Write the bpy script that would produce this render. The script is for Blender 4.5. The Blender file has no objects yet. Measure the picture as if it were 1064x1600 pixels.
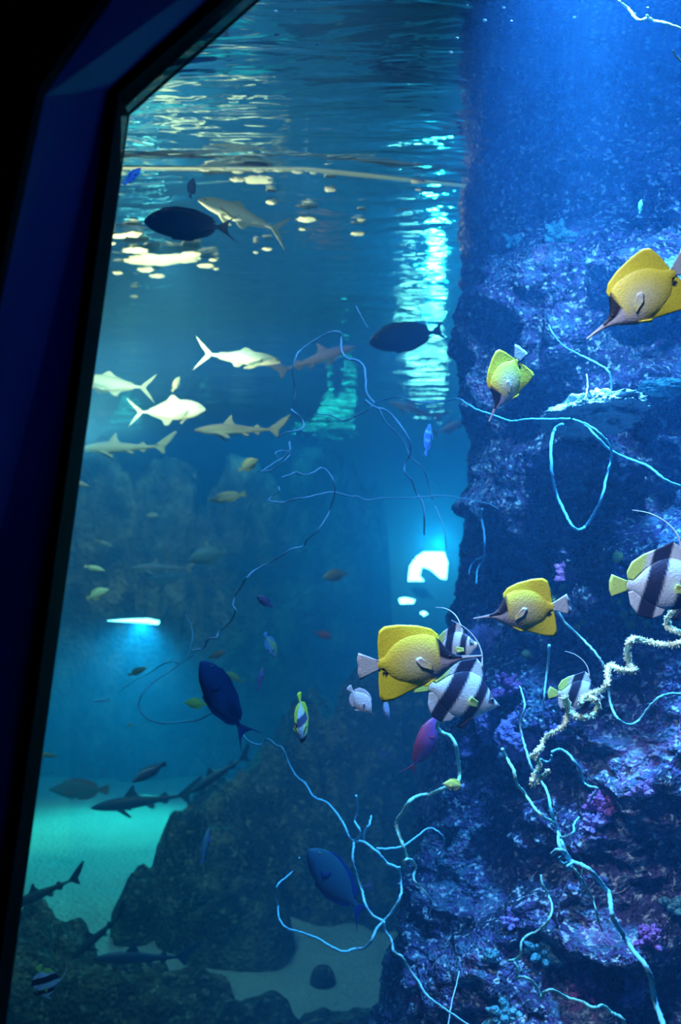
import bpy, math, random
import numpy as np
from mathutils import Vector, Matrix, Euler

# ------------------------------------------------------------------ camera, world, lights, exposure
SC = bpy.context.scene
COL = SC.collection
F_PX, CX, CY = 1716.0, 532.0, 800.0
PITCH = math.radians(3.0)
EYE = Vector((0.0, 0.0, 1.6))
SURF, BED = 3.5, -1.0

cam_d = bpy.data.cameras.new('camera')
cam_d.sensor_fit = 'VERTICAL'; cam_d.sensor_height = 24.0
cam_d.lens = 24.0 * F_PX / 1600.0
cam_d.clip_start = 0.02; cam_d.clip_end = 200
cam_d.dof.use_dof = True; cam_d.dof.focus_distance = 2.4; cam_d.dof.aperture_fstop = 3.2
cam = bpy.data.objects.new('camera', cam_d); COL.objects.link(cam)
cam.location = EYE; cam.rotation_euler = (math.pi / 2 + PITCH, 0, 0)
SC.camera = cam

SC.view_settings.view_transform = 'Standard'
SC.view_settings.look = 'None'
SC.view_settings.gamma = 1.0
SC.view_settings.exposure = 0.0
SC.view_settings.use_curve_mapping = False
SC.cycles.use_denoising = True
SC.cycles.max_bounces = 6
SC.cycles.diffuse_bounces = 2
SC.cycles.glossy_bounces = 3
SC.cycles.volume_bounces = 0
SC.cycles.transparent_max_bounces = 12
SC.cycles.sample_clamp_indirect = 4.0
SC.cycles.caustics_reflective = False
SC.cycles.caustics_refractive = False

w = bpy.data.worlds.new('world'); SC.world = w; w.use_nodes = True
w.node_tree.nodes['Background'].inputs[0].default_value = (0.02, 0.05, 0.12, 1)
w.node_tree.nodes['Background'].inputs[1].default_value = 0.02

def P(px, py, Y):
    """point of the world at distance Y down the hall seen at that place of the picture"""
    x = (px - CX) / F_PX; z = (CY - py) / F_PX
    c, s = math.cos(PITCH), math.sin(PITCH)
    d = Vector((x, c - z * s, s + z * c))
    return EYE + d * (Y / d.y)

def PZ(px, py, zz):
    x = (px - CX) / F_PX; z = (CY - py) / F_PX
    c, s = math.cos(PITCH), math.sin(PITCH)
    d = Vector((x, c - z * s, s + z * c))
    return EYE + d * ((zz - EYE.z) / d.z)

def spot(name, loc, target, energy, color, angle=60, blend=0.6, size=0.1):
    l = bpy.data.lights.new(name, 'SPOT'); l.energy = energy; l.color = color
    l.spot_size = math.radians(angle); l.spot_blend = blend; l.shadow_soft_size = size
    o = bpy.data.objects.new(name, l); COL.objects.link(o); o.location = loc
    o.rotation_euler = (Vector(target) - Vector(loc)).to_track_quat('-Z', 'Y').to_euler()
    return o

def area(name, loc, target, energy, color, sx, sy):
    l = bpy.data.lights.new(name, 'AREA'); l.energy = energy; l.color = color
    l.shape = 'RECTANGLE'; l.size = sx; l.size_y = sy
    o = bpy.data.objects.new(name, l); COL.objects.link(o); o.location = loc
    o.rotation_euler = (Vector(target) - Vector(loc)).to_track_quat('-Z', 'Y').to_euler()
    return o

# tank lamps just under the water line, with added spots among them
spot('reef_lamp', (0.50, 2.25, 3.44), (0.74, 2.50, 1.0), 1350, (0.10, 0.40, 1.0), 58, 0.9, 0.06)
spot('reef_wash_lamp', (0.9, 2.2, 3.42), (1.05, 3.2, 2.3), 200, (0.10, 0.42, 1.0), 120, 0.9, 0.1)
spot('added_fish_light', (0.05, 1.40, 3.1), tuple(P(975, 485, 1.98)), 75, (0.75, 0.75, 0.95), 24, 0.8, 0.1)  # added spot that lifts the largest yellow fish out of the dark
spot('added_reef_upper_light', (0.55, 1.9, 3.35), tuple(P(885, 470, 3.35)), 330, (0.22, 0.58, 1.0), 32, 0.9, 0.08)  # extra beam put in to brighten the upper boulders
spot('added_ledge_light', (0.35, 1.5, 3.05), tuple(P(928, 640, 2.92)), 2200, (0.18, 0.55, 1.0), 10, 0.8, 0.04)  # added narrow spot that bleaches the plate coral
spot('reef_front_lamp', (-0.25, 1.45, 2.95), (0.36, 2.1, 1.45), 230, (0.70, 0.70, 0.95), 42, 0.9, 0.12)
spot('added_reef_fill', (-0.35, 3.0, 3.42), (-0.85, 4.1, 1.1), 130, (0.12, 0.40, 1.0), 84, 0.9, 0.25)  # added fill for the left whips and the small fish there
area('shark_tank_lamp', (-1.0, 8.5, 3.35), (-1.0, 8.8, 0), 80, (0.16, 0.38, 0.90), 3.5, 3.0)
area('shark_tank_back_lamp', (-2.2, 13.0, 3.3), (-2.4, 13.0, 0), 125, (0.03, 0.46, 0.82), 3.0, 4.0)
spot('shark_tank_spot', (-3.9, 10.3, 3.35), tuple(PZ(130, 1285, BED)), 500, (0.25, 0.88, 0.70), 38, 0.7, 0.1)
spot('added_glint_light', (-1.45, 5.75, 2.2), tuple(PZ(310, 365, SURF)), 520, (1.0, 0.80, 0.42), 115, 0.9, 0.1)  # added warm spot, aimed up to brighten the modelled glints
spot('added_flank_light', (-0.9, 5.45, 3.25), tuple(P(290, 605, 6.6)), 190, (0.85, 1.0, 0.75), 75, 0.9, 0.1)  # added spot that whitens the pale fish beyond the divider
spot('added_rock_light', (-1.7, 5.9, 3.3), (-0.9, 7.4, -0.8), 230, (0.30, 0.80, 0.75), 62, 0.9, 0.1)  # extra soft spot put in to bring out texture in the low rocks
spot('added_rim_light', (-0.1, 3.9, 3.0), (-0.25, 5.2, 3.47), 30, (0.7, 0.9, 0.8), 60, 0.9, 0.05)  # added spot that makes the thin rim show pale
spot('added_ridge_light', (-2.2, 11.2, 3.2), (-2.6, 14.5, 2.2), 420, (1.0, 0.75, 0.45), 75, 0.9, 0.1)  # added warm spot that draws the far ridge out of the haze
spot('added_reveal_light', (0.25, 0.5, 2.3), tuple(P(95, 450, 1.2)), 1.4, (0.01, 0.03, 1.0), 30, 0.9, 0.1)  # unseen room-side spot, added to tint the window reveal blue

# ------------------------------------------------------------------ numpy noise
def _hash(ix, iy, iz, seed):
    h = (ix.astype(np.int64) * 374761393 + iy.astype(np.int64) * 668265263 + iz.astype(np.int64) * 2147483647 + seed * 974634777) & 0xFFFFFFFF
    h = ((h ^ (h >> 13)) * 1274126177) & 0xFFFFFFFF
    h = (h ^ (h >> 16)) & 0xFFFFFFFF
    return h / 4294967295.0

def vnoise(p, seed=0):
    f = np.floor(p); t = p - f; t = t * t * (3 - 2 * t)
    x, y, z = f[:, 0], f[:, 1], f[:, 2]
    r = 0
    for dx in (0, 1):
        for dy in (0, 1):
            for dz in (0, 1):
                wgt = (t[:, 0] if dx else 1 - t[:, 0]) * (t[:, 1] if dy else 1 - t[:, 1]) * (t[:, 2] if dz else 1 - t[:, 2])
                r = r + wgt * _hash(x + dx, y + dy, z + dz, seed)
    return r * 2 - 1

def fbm(p, octaves=4, seed=0, gain=0.5, ridge=False):
    a, s, tot = 1.0, 0.0, 0.0
    q = p.copy()
    for k in range(octaves):
        n = vnoise(q, seed + k * 17)
        if ridge: n = 1 - 2 * np.abs(n)
        s = s + a * n; tot += a; a *= gain; q = q * 2.03 + 11.7
    return s / tot

# ------------------------------------------------------------------ mesh helpers
def link(name, verts, faces, mat, parent=None, smooth=True, cols=None):
    me = bpy.data.meshes.new(name)
    me.from_pydata([tuple(v) for v in verts], [], faces)
    mats = mat if isinstance(mat, (list, tuple)) else [mat]
    for m in mats: me.materials.append(m)
    if smooth: me.polygons.foreach_set('use_smooth', [True] * len(me.polygons))
    if cols is not None:
        at = me.color_attributes.new('pattern', 'FLOAT_COLOR', 'POINT')
        c = np.ones((len(verts), 4), dtype=np.float32); c[:, :3] = np.array(cols)
        at.data.foreach_set('color', c.ravel())
    me.update()
    o = bpy.data.objects.new(name, me); COL.objects.link(o)
    if parent: o.parent = parent
    return o

def tag(o, label=None, cat=None, group=None, kind=None):
    if label: o['label'] = label
    if cat: o['category'] = cat
    if group: o['group'] = group
    if kind: o['kind'] = kind
    return o

def grid_faces(nu, nv, off=0, wrap_u=False):
    f = []
    for i in range(nu if wrap_u else nu - 1):
        i2 = (i + 1) % nu
        for j in range(nv - 1):
            f.append((off + i * nv + j, off + i2 * nv + j, off + i2 * nv + j + 1, off + i * nv + j + 1))
    return f

def box_vf(x0, x1, y0, y1, z0, z1):
    v = [(x, y, z) for x in (x0, x1) for y in (y0, y1) for z in (z0, z1)]
    f = [(0, 1, 3, 2), (4, 6, 7, 5), (0, 4, 5, 1), (2, 3, 7, 6), (0, 2, 6, 4), (1, 5, 7, 3)]
    return v, f

def prism(name, pts, y0, y1, mat, parent=None):
    """an outline in x and z given thickness along y"""
    n = len(pts)
    v = [(p[0], y0, p[1]) for p in pts] + [(p[0], y1, p[1]) for p in pts]
    f = [tuple(range(n)), tuple(range(2 * n - 1, n - 1, -1))]
    f += [(i, i + n, (i + 1) % n + n, (i + 1) % n) for i in range(n)]
    return link(name, v, f, mat, parent, smooth=False)

# ------------------------------------------------------------------ materials
def newmat(name):
    m = bpy.data.materials.new(name); m.use_nodes = True
    nt = m.node_tree; nt.nodes.clear()
    out = nt.nodes.new('ShaderNodeOutputMaterial')
    return m, nt, out

def plain(name, col, rough=0.6, spec=0.3):
    m, nt, out = newmat(name)
    b = nt.nodes.new('ShaderNodeBsdfPrincipled')
    b.inputs['Base Color'].default_value = (*col, 1); b.inputs['Roughness'].default_value = rough
    b.inputs['Specular IOR Level'].default_value = spec
    n = nt.nodes.new('ShaderNodeTexNoise'); n.inputs['Scale'].default_value = 60
    bp = nt.nodes.new('ShaderNodeBump'); bp.inputs['Strength'].default_value = 0.15; bp.inputs['Distance'].default_value = 0.01
    nt.links.new(n.outputs['Fac'], bp.inputs['Height']); nt.links.new(bp.outputs[0], b.inputs['Normal'])
    nt.links.new(b.outputs[0], out.inputs[0])
    return m

def emit(name, col, s):
    m, nt, out = newmat(name)
    e = nt.nodes.new('ShaderNodeEmission'); e.inputs[0].default_value = (*col, 1); e.inputs[1].default_value = s
    nt.links.new(e.outputs[0], out.inputs[0]); return m

def rockmat(name, stops, scale=3.0, fine=40, bump=0.6, speck=None, dist=0.02):
    m, nt, out = newmat(name)
    L = nt.links.new
    tc = nt.nodes.new('ShaderNodeTexCoord')
    n = nt.nodes.new('ShaderNodeTexNoise'); n.inputs['Scale'].default_value = scale; n.inputs['Detail'].default_value = 8
    n.inputs['Roughness'].default_value = 0.72
    L(tc.outputs['Object'], n.inputs['Vector'])
    r = nt.nodes.new('ShaderNodeValToRGB')
    el = r.color_ramp.elements
    el[0].position = stops[0][0]; el[0].color = (*stops[0][1], 1)
    el[1].position = stops[-1][0]; el[1].color = (*stops[-1][1], 1)
    for p_, c_ in stops[1:-1]:
        e = el.new(p_); e.color = (*c_, 1)
    L(n.outputs['Fac'], r.inputs[0])
    col = r.outputs[0]
    v = nt.nodes.new('ShaderNodeTexVoronoi'); v.inputs['Scale'].default_value = fine
    L(tc.outputs['Object'], v.inputs['Vector'])
    if speck:
        n2 = nt.nodes.new('ShaderNodeTexNoise'); n2.inputs['Scale'].default_value = fine * 0.6; n2.inputs['Detail'].default_value = 3
        L(tc.outputs['Object'], n2.inputs['Vector'])
        rr = nt.nodes.new('ShaderNodeValToRGB'); rr.color_ramp.elements[0].position = 0.55; rr.color_ramp.elements[1].position = 0.68
        L(n2.outputs['Fac'], rr.inputs[0])
        mx = nt.nodes.new('ShaderNodeMix'); mx.data_type = 'RGBA'
        L(rr.outputs[0], mx.inputs['Factor']); L(col, mx.inputs['A']); mx.inputs['B'].default_value = (*speck, 1)
        col = mx.outputs['Result']
    b = nt.nodes.new('ShaderNodeBsdfPrincipled'); b.inputs['Roughness'].default_value = 0.85
    b.inputs['Specular IOR Level'].default_value = 0.15
    L(col, b.inputs['Base Color'])
    n3 = nt.nodes.new('ShaderNodeTexNoise'); n3.inputs['Scale'].default_value = fine; n3.inputs['Detail'].default_value = 6
    L(tc.outputs['Object'], n3.inputs['Vector'])
    ad = nt.nodes.new('ShaderNodeMath'); ad.operation = 'ADD'
    L(n3.outputs['Fac'], ad.inputs[0]); L(v.outputs['Distance'], ad.inputs[1])
    bp = nt.nodes.new('ShaderNodeBump'); bp.inputs['Strength'].default_value = bump; bp.inputs['Distance'].default_value = dist
    L(ad.outputs[0], bp.inputs['Height']); L(bp.outputs[0], b.inputs['Normal'])
    L(b.outputs[0], out.inputs[0])
    return m

REEF = rockmat('reef_crust', [(0.34, (0.01, 0.015, 0.03)), (0.46, (0.05, 0.06, 0.12)), (0.50, (0.15, 0.08, 0.26)),
                              (0.56, (0.10, 0.22, 0.30)), (0.63, (0.34, 0.14, 0.36)), (0.72, (0.45, 0.62, 0.65))],
               scale=5.0, fine=85, bump=1.0, speck=(0.85, 0.92, 0.98), dist=0.015)
BROWN = rockmat('dark_rock', [(0.35, (0.02, 0.03, 0.03)), (0.52, (0.09, 0.10, 0.07)), (0.66, (0.36, 0.30, 0.18))],
                scale=4.0, fine=30, bump=0.9, speck=(0.35, 0.36, 0.24), dist=0.04)
FARROCK = rockmat('far_rock', [(0.38, (0.03, 0.04, 0.04)), (0.5, (0.13, 0.12, 0.09)), (0.66, (0.45, 0.36, 0.26))],
                  scale=1.6, fine=14, bump=0.9, dist=0.06)
SAND = rockmat('sand', [(0.3, (0.50, 0.52, 0.42)), (0.5, (0.60, 0.60, 0.48)), (0.7, (0.70, 0.68, 0.55))], scale=2.2, fine=24, bump=0.7, dist=0.03)
WALLM = rockmat('tank_wall', [(0.3, (0.05, 0.07, 0.08)), (0.7, (0.11, 0.13, 0.14))], scale=1.2, fine=8, bump=0.3)
CORAL_P = rockmat('purple_coral', [(0.3, (0.22, 0.14, 0.45)), (0.6, (0.55, 0.38, 0.80)), (0.75, (0.8, 0.75, 0.95))], scale=22, fine=120, bump=1.0, dist=0.006)
CORAL_W = rockmat('pale_coral', [(0.3, (0.30, 0.50, 0.55)), (0.5, (0.65, 0.85, 0.88)), (0.7, (0.9, 0.97, 0.97))], scale=18, fine=110, bump=1.0, dist=0.008)
CORAL_M = rockmat('magenta_coral', [(0.3, (0.28, 0.06, 0.24)), (0.55, (0.55, 0.18, 0.50)), (0.75, (0.75, 0.55, 0.8))], scale=25, fine=130, bump=1.0, dist=0.006)
CORAL_Y = rockmat('yellow_cup_coral', [(0.3, (0.35, 0.40, 0.10)), (0.6, (0.85, 0.80, 0.25)), (0.75, (0.95, 0.90, 0.5))], scale=40, fine=200, bump=0.8, dist=0.003)
CORAL_T = rockmat('teal_coral', [(0.3, (0.08, 0.25, 0.30)), (0.55, (0.20, 0.55, 0.60)), (0.75, (0.6, 0.85, 0.85))], scale=25, fine=120, bump=1.0, dist=0.006)
FRAME = plain('navy_frame_paint', (0.05, 0.06, 0.30), 0.7, 0.1)
GASKET = plain('black_gasket', (0.004, 0.004, 0.005), 0.8, 0.05)
BLACKW = plain('black_wall_paint', (0.006, 0.006, 0.008), 0.9, 0.05)
WHIP_C = plain('pale_cyan_whip', (0.22, 0.62, 0.72), 0.6)
WHIP_B = plain('blue_whip', (0.50, 0.75, 0.90), 0.6)
WHIP_Y = plain('cream_whip', (0.80, 0.82, 0.56), 0.6)
WHIP_G = plain('green_grey_whip', (0.28, 0.66, 0.55), 0.6)
WHIP_D = plain('dark_whip', (0.10, 0.22, 0.28), 0.7)
GLINT_BUBBLE = plain('lamp_glint', (0.95, 0.93, 0.82), 0.5)  # white of the modelled lamp glints, shared by the air bubbles
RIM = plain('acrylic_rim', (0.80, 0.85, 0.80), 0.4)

def fishmat(name='fish_skin', rough=0.45):
    m, nt, out = newmat(name)
    L = nt.links.new
    a = nt.nodes.new('ShaderNodeVertexColor'); a.layer_name = 'pattern'
    b = nt.nodes.new('ShaderNodeBsdfPrincipled'); b.inputs['Roughness'].default_value = rough
    b.inputs['Specular IOR Level'].default_value = 0.35
    tc = nt.nodes.new('ShaderNodeTexCoord')
    v = nt.nodes.new('ShaderNodeTexVoronoi'); v.inputs['Scale'].default_value = 260
    L(tc.outputs['Object'], v.inputs['Vector'])
    mr = nt.nodes.new('ShaderNodeMapRange'); mr.inputs['To Min'].default_value = 1.05; mr.inputs['To Max'].default_value = 0.85
    L(v.outputs['Distance'], mr.inputs['Value'])
    mx = nt.nodes.new('ShaderNodeMix'); mx.data_type = 'RGBA'; mx.blend_type = 'MULTIPLY'; mx.inputs['Factor'].default_value = 1
    L(a.outputs['Color'], mx.inputs['A']); L(mr.outputs[0], mx.inputs['B'])
    L(mx.outputs['Result'], b.inputs['Base Color'])
    bp = nt.nodes.new('ShaderNodeBump'); bp.inputs['Strength'].default_value = 0.25; bp.inputs['Distance'].default_value = 0.0015
    L(v.outputs['Distance'], bp.inputs['Height']); L(bp.outputs[0], b.inputs['Normal'])
    L(b.outputs[0], out.inputs[0])
    return m
FISH = fishmat()

# clear acrylic
m, nt, out = newmat('clear_acrylic'); ACRYLIC = m
t_ = nt.nodes.new('ShaderNodeBsdfTransparent'); t_.inputs[0].default_value = (0.96, 0.98, 1, 1)
g_ = nt.nodes.new('ShaderNodeBsdfGlossy'); g_.inputs['Roughness'].default_value = 0.02
mx_ = nt.nodes.new('ShaderNodeMixShader'); mx_.inputs[0].default_value = 0.02
nt.links.new(t_.outputs[0], mx_.inputs[1]); nt.links.new(g_.outputs[0], mx_.inputs[2]); nt.links.new(mx_.outputs[0], out.inputs[0])

# water body
m, nt, out = newmat('tank_water'); WATER = m
vs = nt.nodes.new('ShaderNodeVolumeScatter'); vs.inputs['Color'].default_value = (0.10, 0.48, 1.0, 1)
vs.inputs['Density'].default_value = 0.09; vs.inputs['Anisotropy'].default_value = 0.25
va = nt.nodes.new('ShaderNodeVolumeAbsorption'); va.inputs['Color'].default_value = (0.0, 0.66, 0.82, 1); va.inputs['Density'].default_value = 0.13
ad_ = nt.nodes.new('ShaderNodeAddShader')
nt.links.new(vs.outputs[0], ad_.inputs[0]); nt.links.new(va.outputs[0], ad_.inputs[1]); nt.links.new(ad_.outputs[0], out.inputs['Volume'])

# underside of the water surface: a total mirror with ripples
m, nt, out = newmat('water_surface'); SURFM = m
L = nt.links.new
tc = nt.nodes.new('ShaderNodeTexCoord')
mp = nt.nodes.new('ShaderNodeMapping'); mp.inputs['Scale'].default_value = (0.32, 1.0, 1.0)
L(tc.outputs['Object'], mp.inputs['Vector'])
n1 = nt.nodes.new('ShaderNodeTexNoise'); n1.inputs['Scale'].default_value = 5.0; n1.inputs['Detail'].default_value = 3; n1.inputs['Distortion'].default_value = 0.6
L(mp.outputs[0], n1.inputs['Vector'])
bp = nt.nodes.new('ShaderNodeBump'); bp.inputs['Strength'].default_value = 1.0; bp.inputs['Distance'].default_value = 0.017
L(n1.outputs['Fac'], bp.inputs['Height'])
gl = nt.nodes.new('ShaderNodeBsdfGlossy'); gl.inputs['Color'].default_value = (0.9, 0.95, 0.95, 1); gl.inputs['Roughness'].default_value = 0.04
L(bp.outputs[0], gl.inputs['Normal']); L(gl.outputs[0], out.inputs[0])

# ------------------------------------------------------------------ the setting
GY = 1.30   # acrylic plane of the viewing window
FY = 1.05   # room face of the wall
inner_px = [(195, 165), (520, -122), (1500, -300), (1900, 1200), (1700, 2300), (-96, 2300)]
inner = [P(x, y, GY) for x, y in inner_px]
outer_px = [(70, 150), (400, -320), (1700, -560), (2300, 1200), (2100, 2900), (-513, 2900)]
outer = [P(x, y, FY) for x, y in outer_px]
gask_px = [(180, 158), (510, -142), (1530, -330), (1950, 1200), (1730, 2360), (-113, 2360)]
gask = [P(x, y, GY) for x, y in gask_px]
n = 6
big = [(-4, 4.2), (-0.5, 4.2), (1.2, 4.2), (4, 1.5), (4, -1.6), (-4, -1.6)]
v = [(p.x, FY, p.z) for p in outer] + [(b[0], FY, b[1]) for b in big]
f = [(i, (i + 1) % n, (i + 1) % n + n, i + n) for i in range(n)]
v += [(p[0], FY - 0.02, p[2]) for p in v[:]]
f += [(a_ + 12, b_ + 12, c_ + 12, d_ + 12)[::-1] for a_, b_, c_, d_ in f[:]]
f += [(i, i + 12, (i + 1) % n + 12, (i + 1) % n) for i in range(n)]
o = link('wall_front', v, f, BLACKW, smooth=False); tag(o, kind='structure')
v = [(p.x, FY, p.z) for p in outer] + [(p.x, GY - 0.03, p.z) for p in gask]
v += [(p.x * 1.0 + (0.03 if False else 0), FY + 0.02, p.z) for p in outer] + [(p.x, GY + 0.06, p.z) for p in gask]
f = [(i, (i + 1) % n, (i + 1) % n + n, i + n) for i in range(n)]
o = link('window_1', v[:12], f, FRAME, smooth=False); tag(o, kind='structure')
v = [(p.x, GY - 0.035, p.z) for p in inner] + [(p.x, GY - 0.035, p.z) for p in gask] + [(p.x, GY + 0.03, p.z) for p in inner] + [(p.x, GY + 0.03, p.z) for p in gask]
f = []
for i in range(n):
    j = (i + 1) % n
    f += [(i, j, j + 6, i + 6), (i, i + 12, j + 12, j), (i + 6, j + 6, j + 18, i + 18), (i + 12, i + 18, j + 18, j + 12)]
link('gasket', v, f, GASKET, o, smooth=False)
prism('pane', [(p.x, p.z) for p in inner], GY - 0.02, GY + 0.02, ACRYLIC, o)

v, f = box_vf(-9, 5.5, GY + 0.03, 19.6, BED - 0.5, SURF + 0.03)
tag(link('water', v, f, WATER, smooth=False), kind='structure')

# water surface with real swell
nu, nv = 150, 190
X, Y = np.meshgrid(np.linspace(-9, 5.5, nu), GY + 0.05 + (19.5 - GY) * np.linspace(0, 1, nv) ** 1.3, indexing='ij')
pp = np.stack([X.ravel() * 1.2, Y.ravel() * 1.6, np.zeros(X.size)], 1)
Z = SURF + 0.010 * fbm(pp, 3, 5)
v = np.stack([X.ravel(), Y.ravel(), Z], 1)
tag(link('water_surface', v.tolist(), grid_faces(nu, nv), SURFM), kind='structure')

# sand bed
nu, nv = 120, 150
X, Y = np.meshgrid(np.linspace(-9, 5.5, nu), np.linspace(GY + 0.05, 19.5, nv), indexing='ij')
pp = np.stack([X.ravel(), Y.ravel(), np.zeros(X.size)], 1)
Z = BED + 0.05 * fbm(pp * 0.8, 3, 3) + 0.015 * fbm(pp * np.array([2, 7, 1]), 2, 9)
v = np.stack([X.ravel(), Y.ravel(), Z], 1)
tag(link('floor', v.tolist(), grid_faces(nu, nv), SAND), kind='structure')
for nm, b in (('wall_back', (-9, 5.5, 19.5, 19.7, BED - 0.4, 4.2)), ('wall_left', (-9.1, -8.9, FY, 19.7, BED - 0.4, 4.2)), ('wall_right', (5.4, 5.6, FY, 19.7, BED - 0.4, 4.2))):
    v, f = box_vf(*b); tag(link(nm, v, f, WALLM, smooth=False), kind='structure')
v, f = box_vf(-9.1, 5.6, FY - 0.02, 19.7, 4.2, 4.3); tag(link('ceiling', v, f, BLACKW, smooth=False), kind='structure')

# acrylic divider between the reef tank and the shark tank, its top rim catches the light
A, B = PZ(120, 259, SURF - 0.03), PZ(480, 262, SURF - 0.03)
C_ = PZ(738, 288, SURF - 0.03)
def pane_strip(name, pts, z0, z1, th, mat, parent=None):
    v, f = [], []
    for k, p in enumerate(pts):
        v += [(p.x, p.y, z0), (p.x, p.y + th, z0), (p.x, p.y + th, z1), (p.x, p.y, z1)]
    for k in range(len(pts) - 1):
        a, b = 4 * k, 4 * k + 4
        for q in range(4): f.append((a + q, a + (q + 1) % 4, b + (q + 1) % 4, b + q))
    f += [(0, 3, 2, 1), tuple(4 * (len(pts) - 1) + q for q in range(4))]
    return link(name, v, f, mat, parent, smooth=False)
div = pane_strip('window_2', [A, B, C_], BED - 0.2, SURF - 0.035, 0.04, ACRYLIC); tag(div, kind='structure')
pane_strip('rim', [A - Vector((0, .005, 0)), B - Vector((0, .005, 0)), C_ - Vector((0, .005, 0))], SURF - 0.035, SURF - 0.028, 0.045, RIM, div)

# ------------------------------------------------------------------ rocks
def interp(xs, ys, x): return np.interp(x, xs, ys)

# reef pillar on the right: a plan curve swept up, then roughened
def reef_wall():
    cp = np.array([(0.75, 6.4), (0.62, 5.6), (0.55, 5.0), (0.50, 4.5), (0.53, 4.05), (0.62, 3.75), (0.78, 3.52), (0.98, 3.38), (1.25, 3.22), (1.6, 3.0), (2.1, 2.7), (2.7, 2.3)])
    d = np.r_[0, np.cumsum(np.hypot(*np.diff(cp, axis=0).T))]
    nu, nv = 470, 560
    s = np.linspace(0, d[-1], nu); zz = np.linspace(BED - 0.1, SURF + 0.02, nv)
    sx = np.interp(s, d, cp[:, 0]); sy = np.interp(s, d, cp[:, 1])
    for _ in range(14):
        sx[1:-1] = (sx[:-2] + sx[2:] + sx[1:-1]) / 3; sy[1:-1] = (sy[:-2] + sy[2:] + sy[1:-1]) / 3
    tx = np.gradient(sx); ty = np.gradient(sy); l = np.hypot(tx, ty)
    nx, ny = ty / l, -tx / l
    X = np.repeat(sx, nv); Y = np.repeat(sy, nv); NX = np.repeat(nx, nv); NY = np.repeat(ny, nv); S = np.repeat(s, nv)
    Z = np.tile(zz, nu)
    off = np.interp(Z, [-1.0, 0.0, 0.4, 1.3, 2.1, 3.5], [-0.32, -0.16, -0.12, 0.03, 0.08, 0.12])
    wl = np.interp(S, [0, d[5], d[8]], [1, 1, 0.25])
    X = X + off * wl
    # step forward towards the bottom, lean back at the top
    lean = np.interp(Z, [-1.0, 0.5, 1.5, 2.7, 3.5], [0.55, 0.30, 0.10, -0.02, -1.5])
    fr = np.interp(S, [d[3], d[6]], [0, 1])
    X = X + NX * lean * fr; Y = Y + NY * lean * fr
    p = np.stack([X, Y, Z], 1)
    h = 0.24 * fbm(p * 1.9, 3, 21) + 0.15 * fbm(p * 4.2 + 5, 3, 33, ridge=True) + 0.05 * fbm(p * 13, 3, 41) + 0.026 * fbm(p * 38, 2, 55, ridge=True) + 0.012 * fbm(p * 85, 2, 63)
    h = h * (0.45 + 0.55 * fr)
    bumps = [(870, 400, .22, .16, .20), (870, 560, .18, .10, .14), (1050, 440, .10, .10, .25), (1045, 620, .16, .06, .22), (830, 770, .14, .07, .16),
             (960, 720, .2, .05, .10), (1040, 860, .10, .08, .18), (905, 960, .14, .12, .10), (770, 1030, .08, .10, .10), (1000, 1180, .25, .22, .14), (985, 1360, .14, .16, .10),
             (850, 1080, .10, .10, .10), (820, 900, .14, .09, -.20), (760, 1260, .10, .35, -.16), (850, 1300, .12, .25, -.14), (780, 640, .10, .20, -.12), (1000, 780, .2, .06, -.12)]
    for px, py, rx, rz, a in bumps:
        c = P(px, py, 3.3)
        h = h + a * np.exp(-((X - c.x) / rx) ** 2 - ((Z - c.z) / rz) ** 2) * fr
    X = X + NX * h; Y = Y + NY * h; Z = Z + 0.05 * fbm(p * 6, 2, 77) + 0.015 * fbm(p * 30, 2, 78)
    Z = np.clip(Z, BED - 0.3, SURF + 0.03)
    o = link('reef_rock', np.stack([X, Y, Z], 1).tolist(), grid_faces(nu, nv), REEF)
    tag(o, 'tall blue and purple coral-crusted rock wall filling the right side of the tank', 'rock')
    return o
reef = reef_wall()

def mound(name, bumps, label, mat, res=0.05, seed=1, rough=0.22, group=None):
    """one rock formation rising from the bed: bumps are (x, y, rx, ry, height)"""
    x0 = min(b[0] - b[2] * 1.5 for b in bumps); x1 = max(b[0] + b[2] * 1.5 for b in bumps)
    y0 = min(b[1] - b[3] * 1.5 for b in bumps); y1 = max(b[1] + b[3] * 1.5 for b in bumps)
    x0 = max(x0, -8.8); y1 = min(y1, 19.3)
    nu, nv = int((x1 - x0) / res) + 2, int((y1 - y0) / res) + 2
    X, Y = np.meshgrid(np.linspace(x0, x1, nu), np.linspace(y0, y1, nv), indexing='ij')
    X, Y = X.ravel(), Y.ravel()
    q = np.stack([X, Y, np.full(X.size, seed * 3.1)], 1)
    wx = X + rough * 1.2 * fbm(q * 1.6, 3, seed + 3); wy = Y + rough * 1.2 * fbm(q * 1.6, 3, seed + 8)
    H = np.full(X.size, -0.25)
    for bx, by, rx, ry, h in bumps:
        r = np.sqrt(((wx - bx) / rx) ** 2 + ((wy - by) / ry) ** 2)
        e = np.clip(1 - r ** 2.6, -0.4, 1)
        H = np.maximum(H, np.where(e > 0, h * np.maximum(e, 0) ** 0.55, e * 0.6))
    q2 = np.stack([X, Y, H], 1)
    up = np.clip(H + 0.25, 0, 0.5) * 2
    H = H + up * (rough * 0.8 * fbm(q2 * 2.4, 4, seed + 30, ridge=True) + rough * 0.45 * fbm(q2 * 8, 4, seed + 50, ridge=True))
    X = X + up * rough * 0.5 * fbm(q2 * 3.5, 3, seed + 60); Y = Y + up * rough * 0.5 * fbm(q2 * 3.5, 3, seed + 70)
    o = link(name, np.stack([X, Y, BED + H], 1).tolist(), grid_faces(nu, nv), mat)
    return tag(o, label, 'rock', group)

def bl(px, py_top, wpx, Y, depth):
    t = P(px, py_top, Y)
    return (t.x, Y, wpx * Y / F_PX, depth, t.z - BED)

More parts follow.
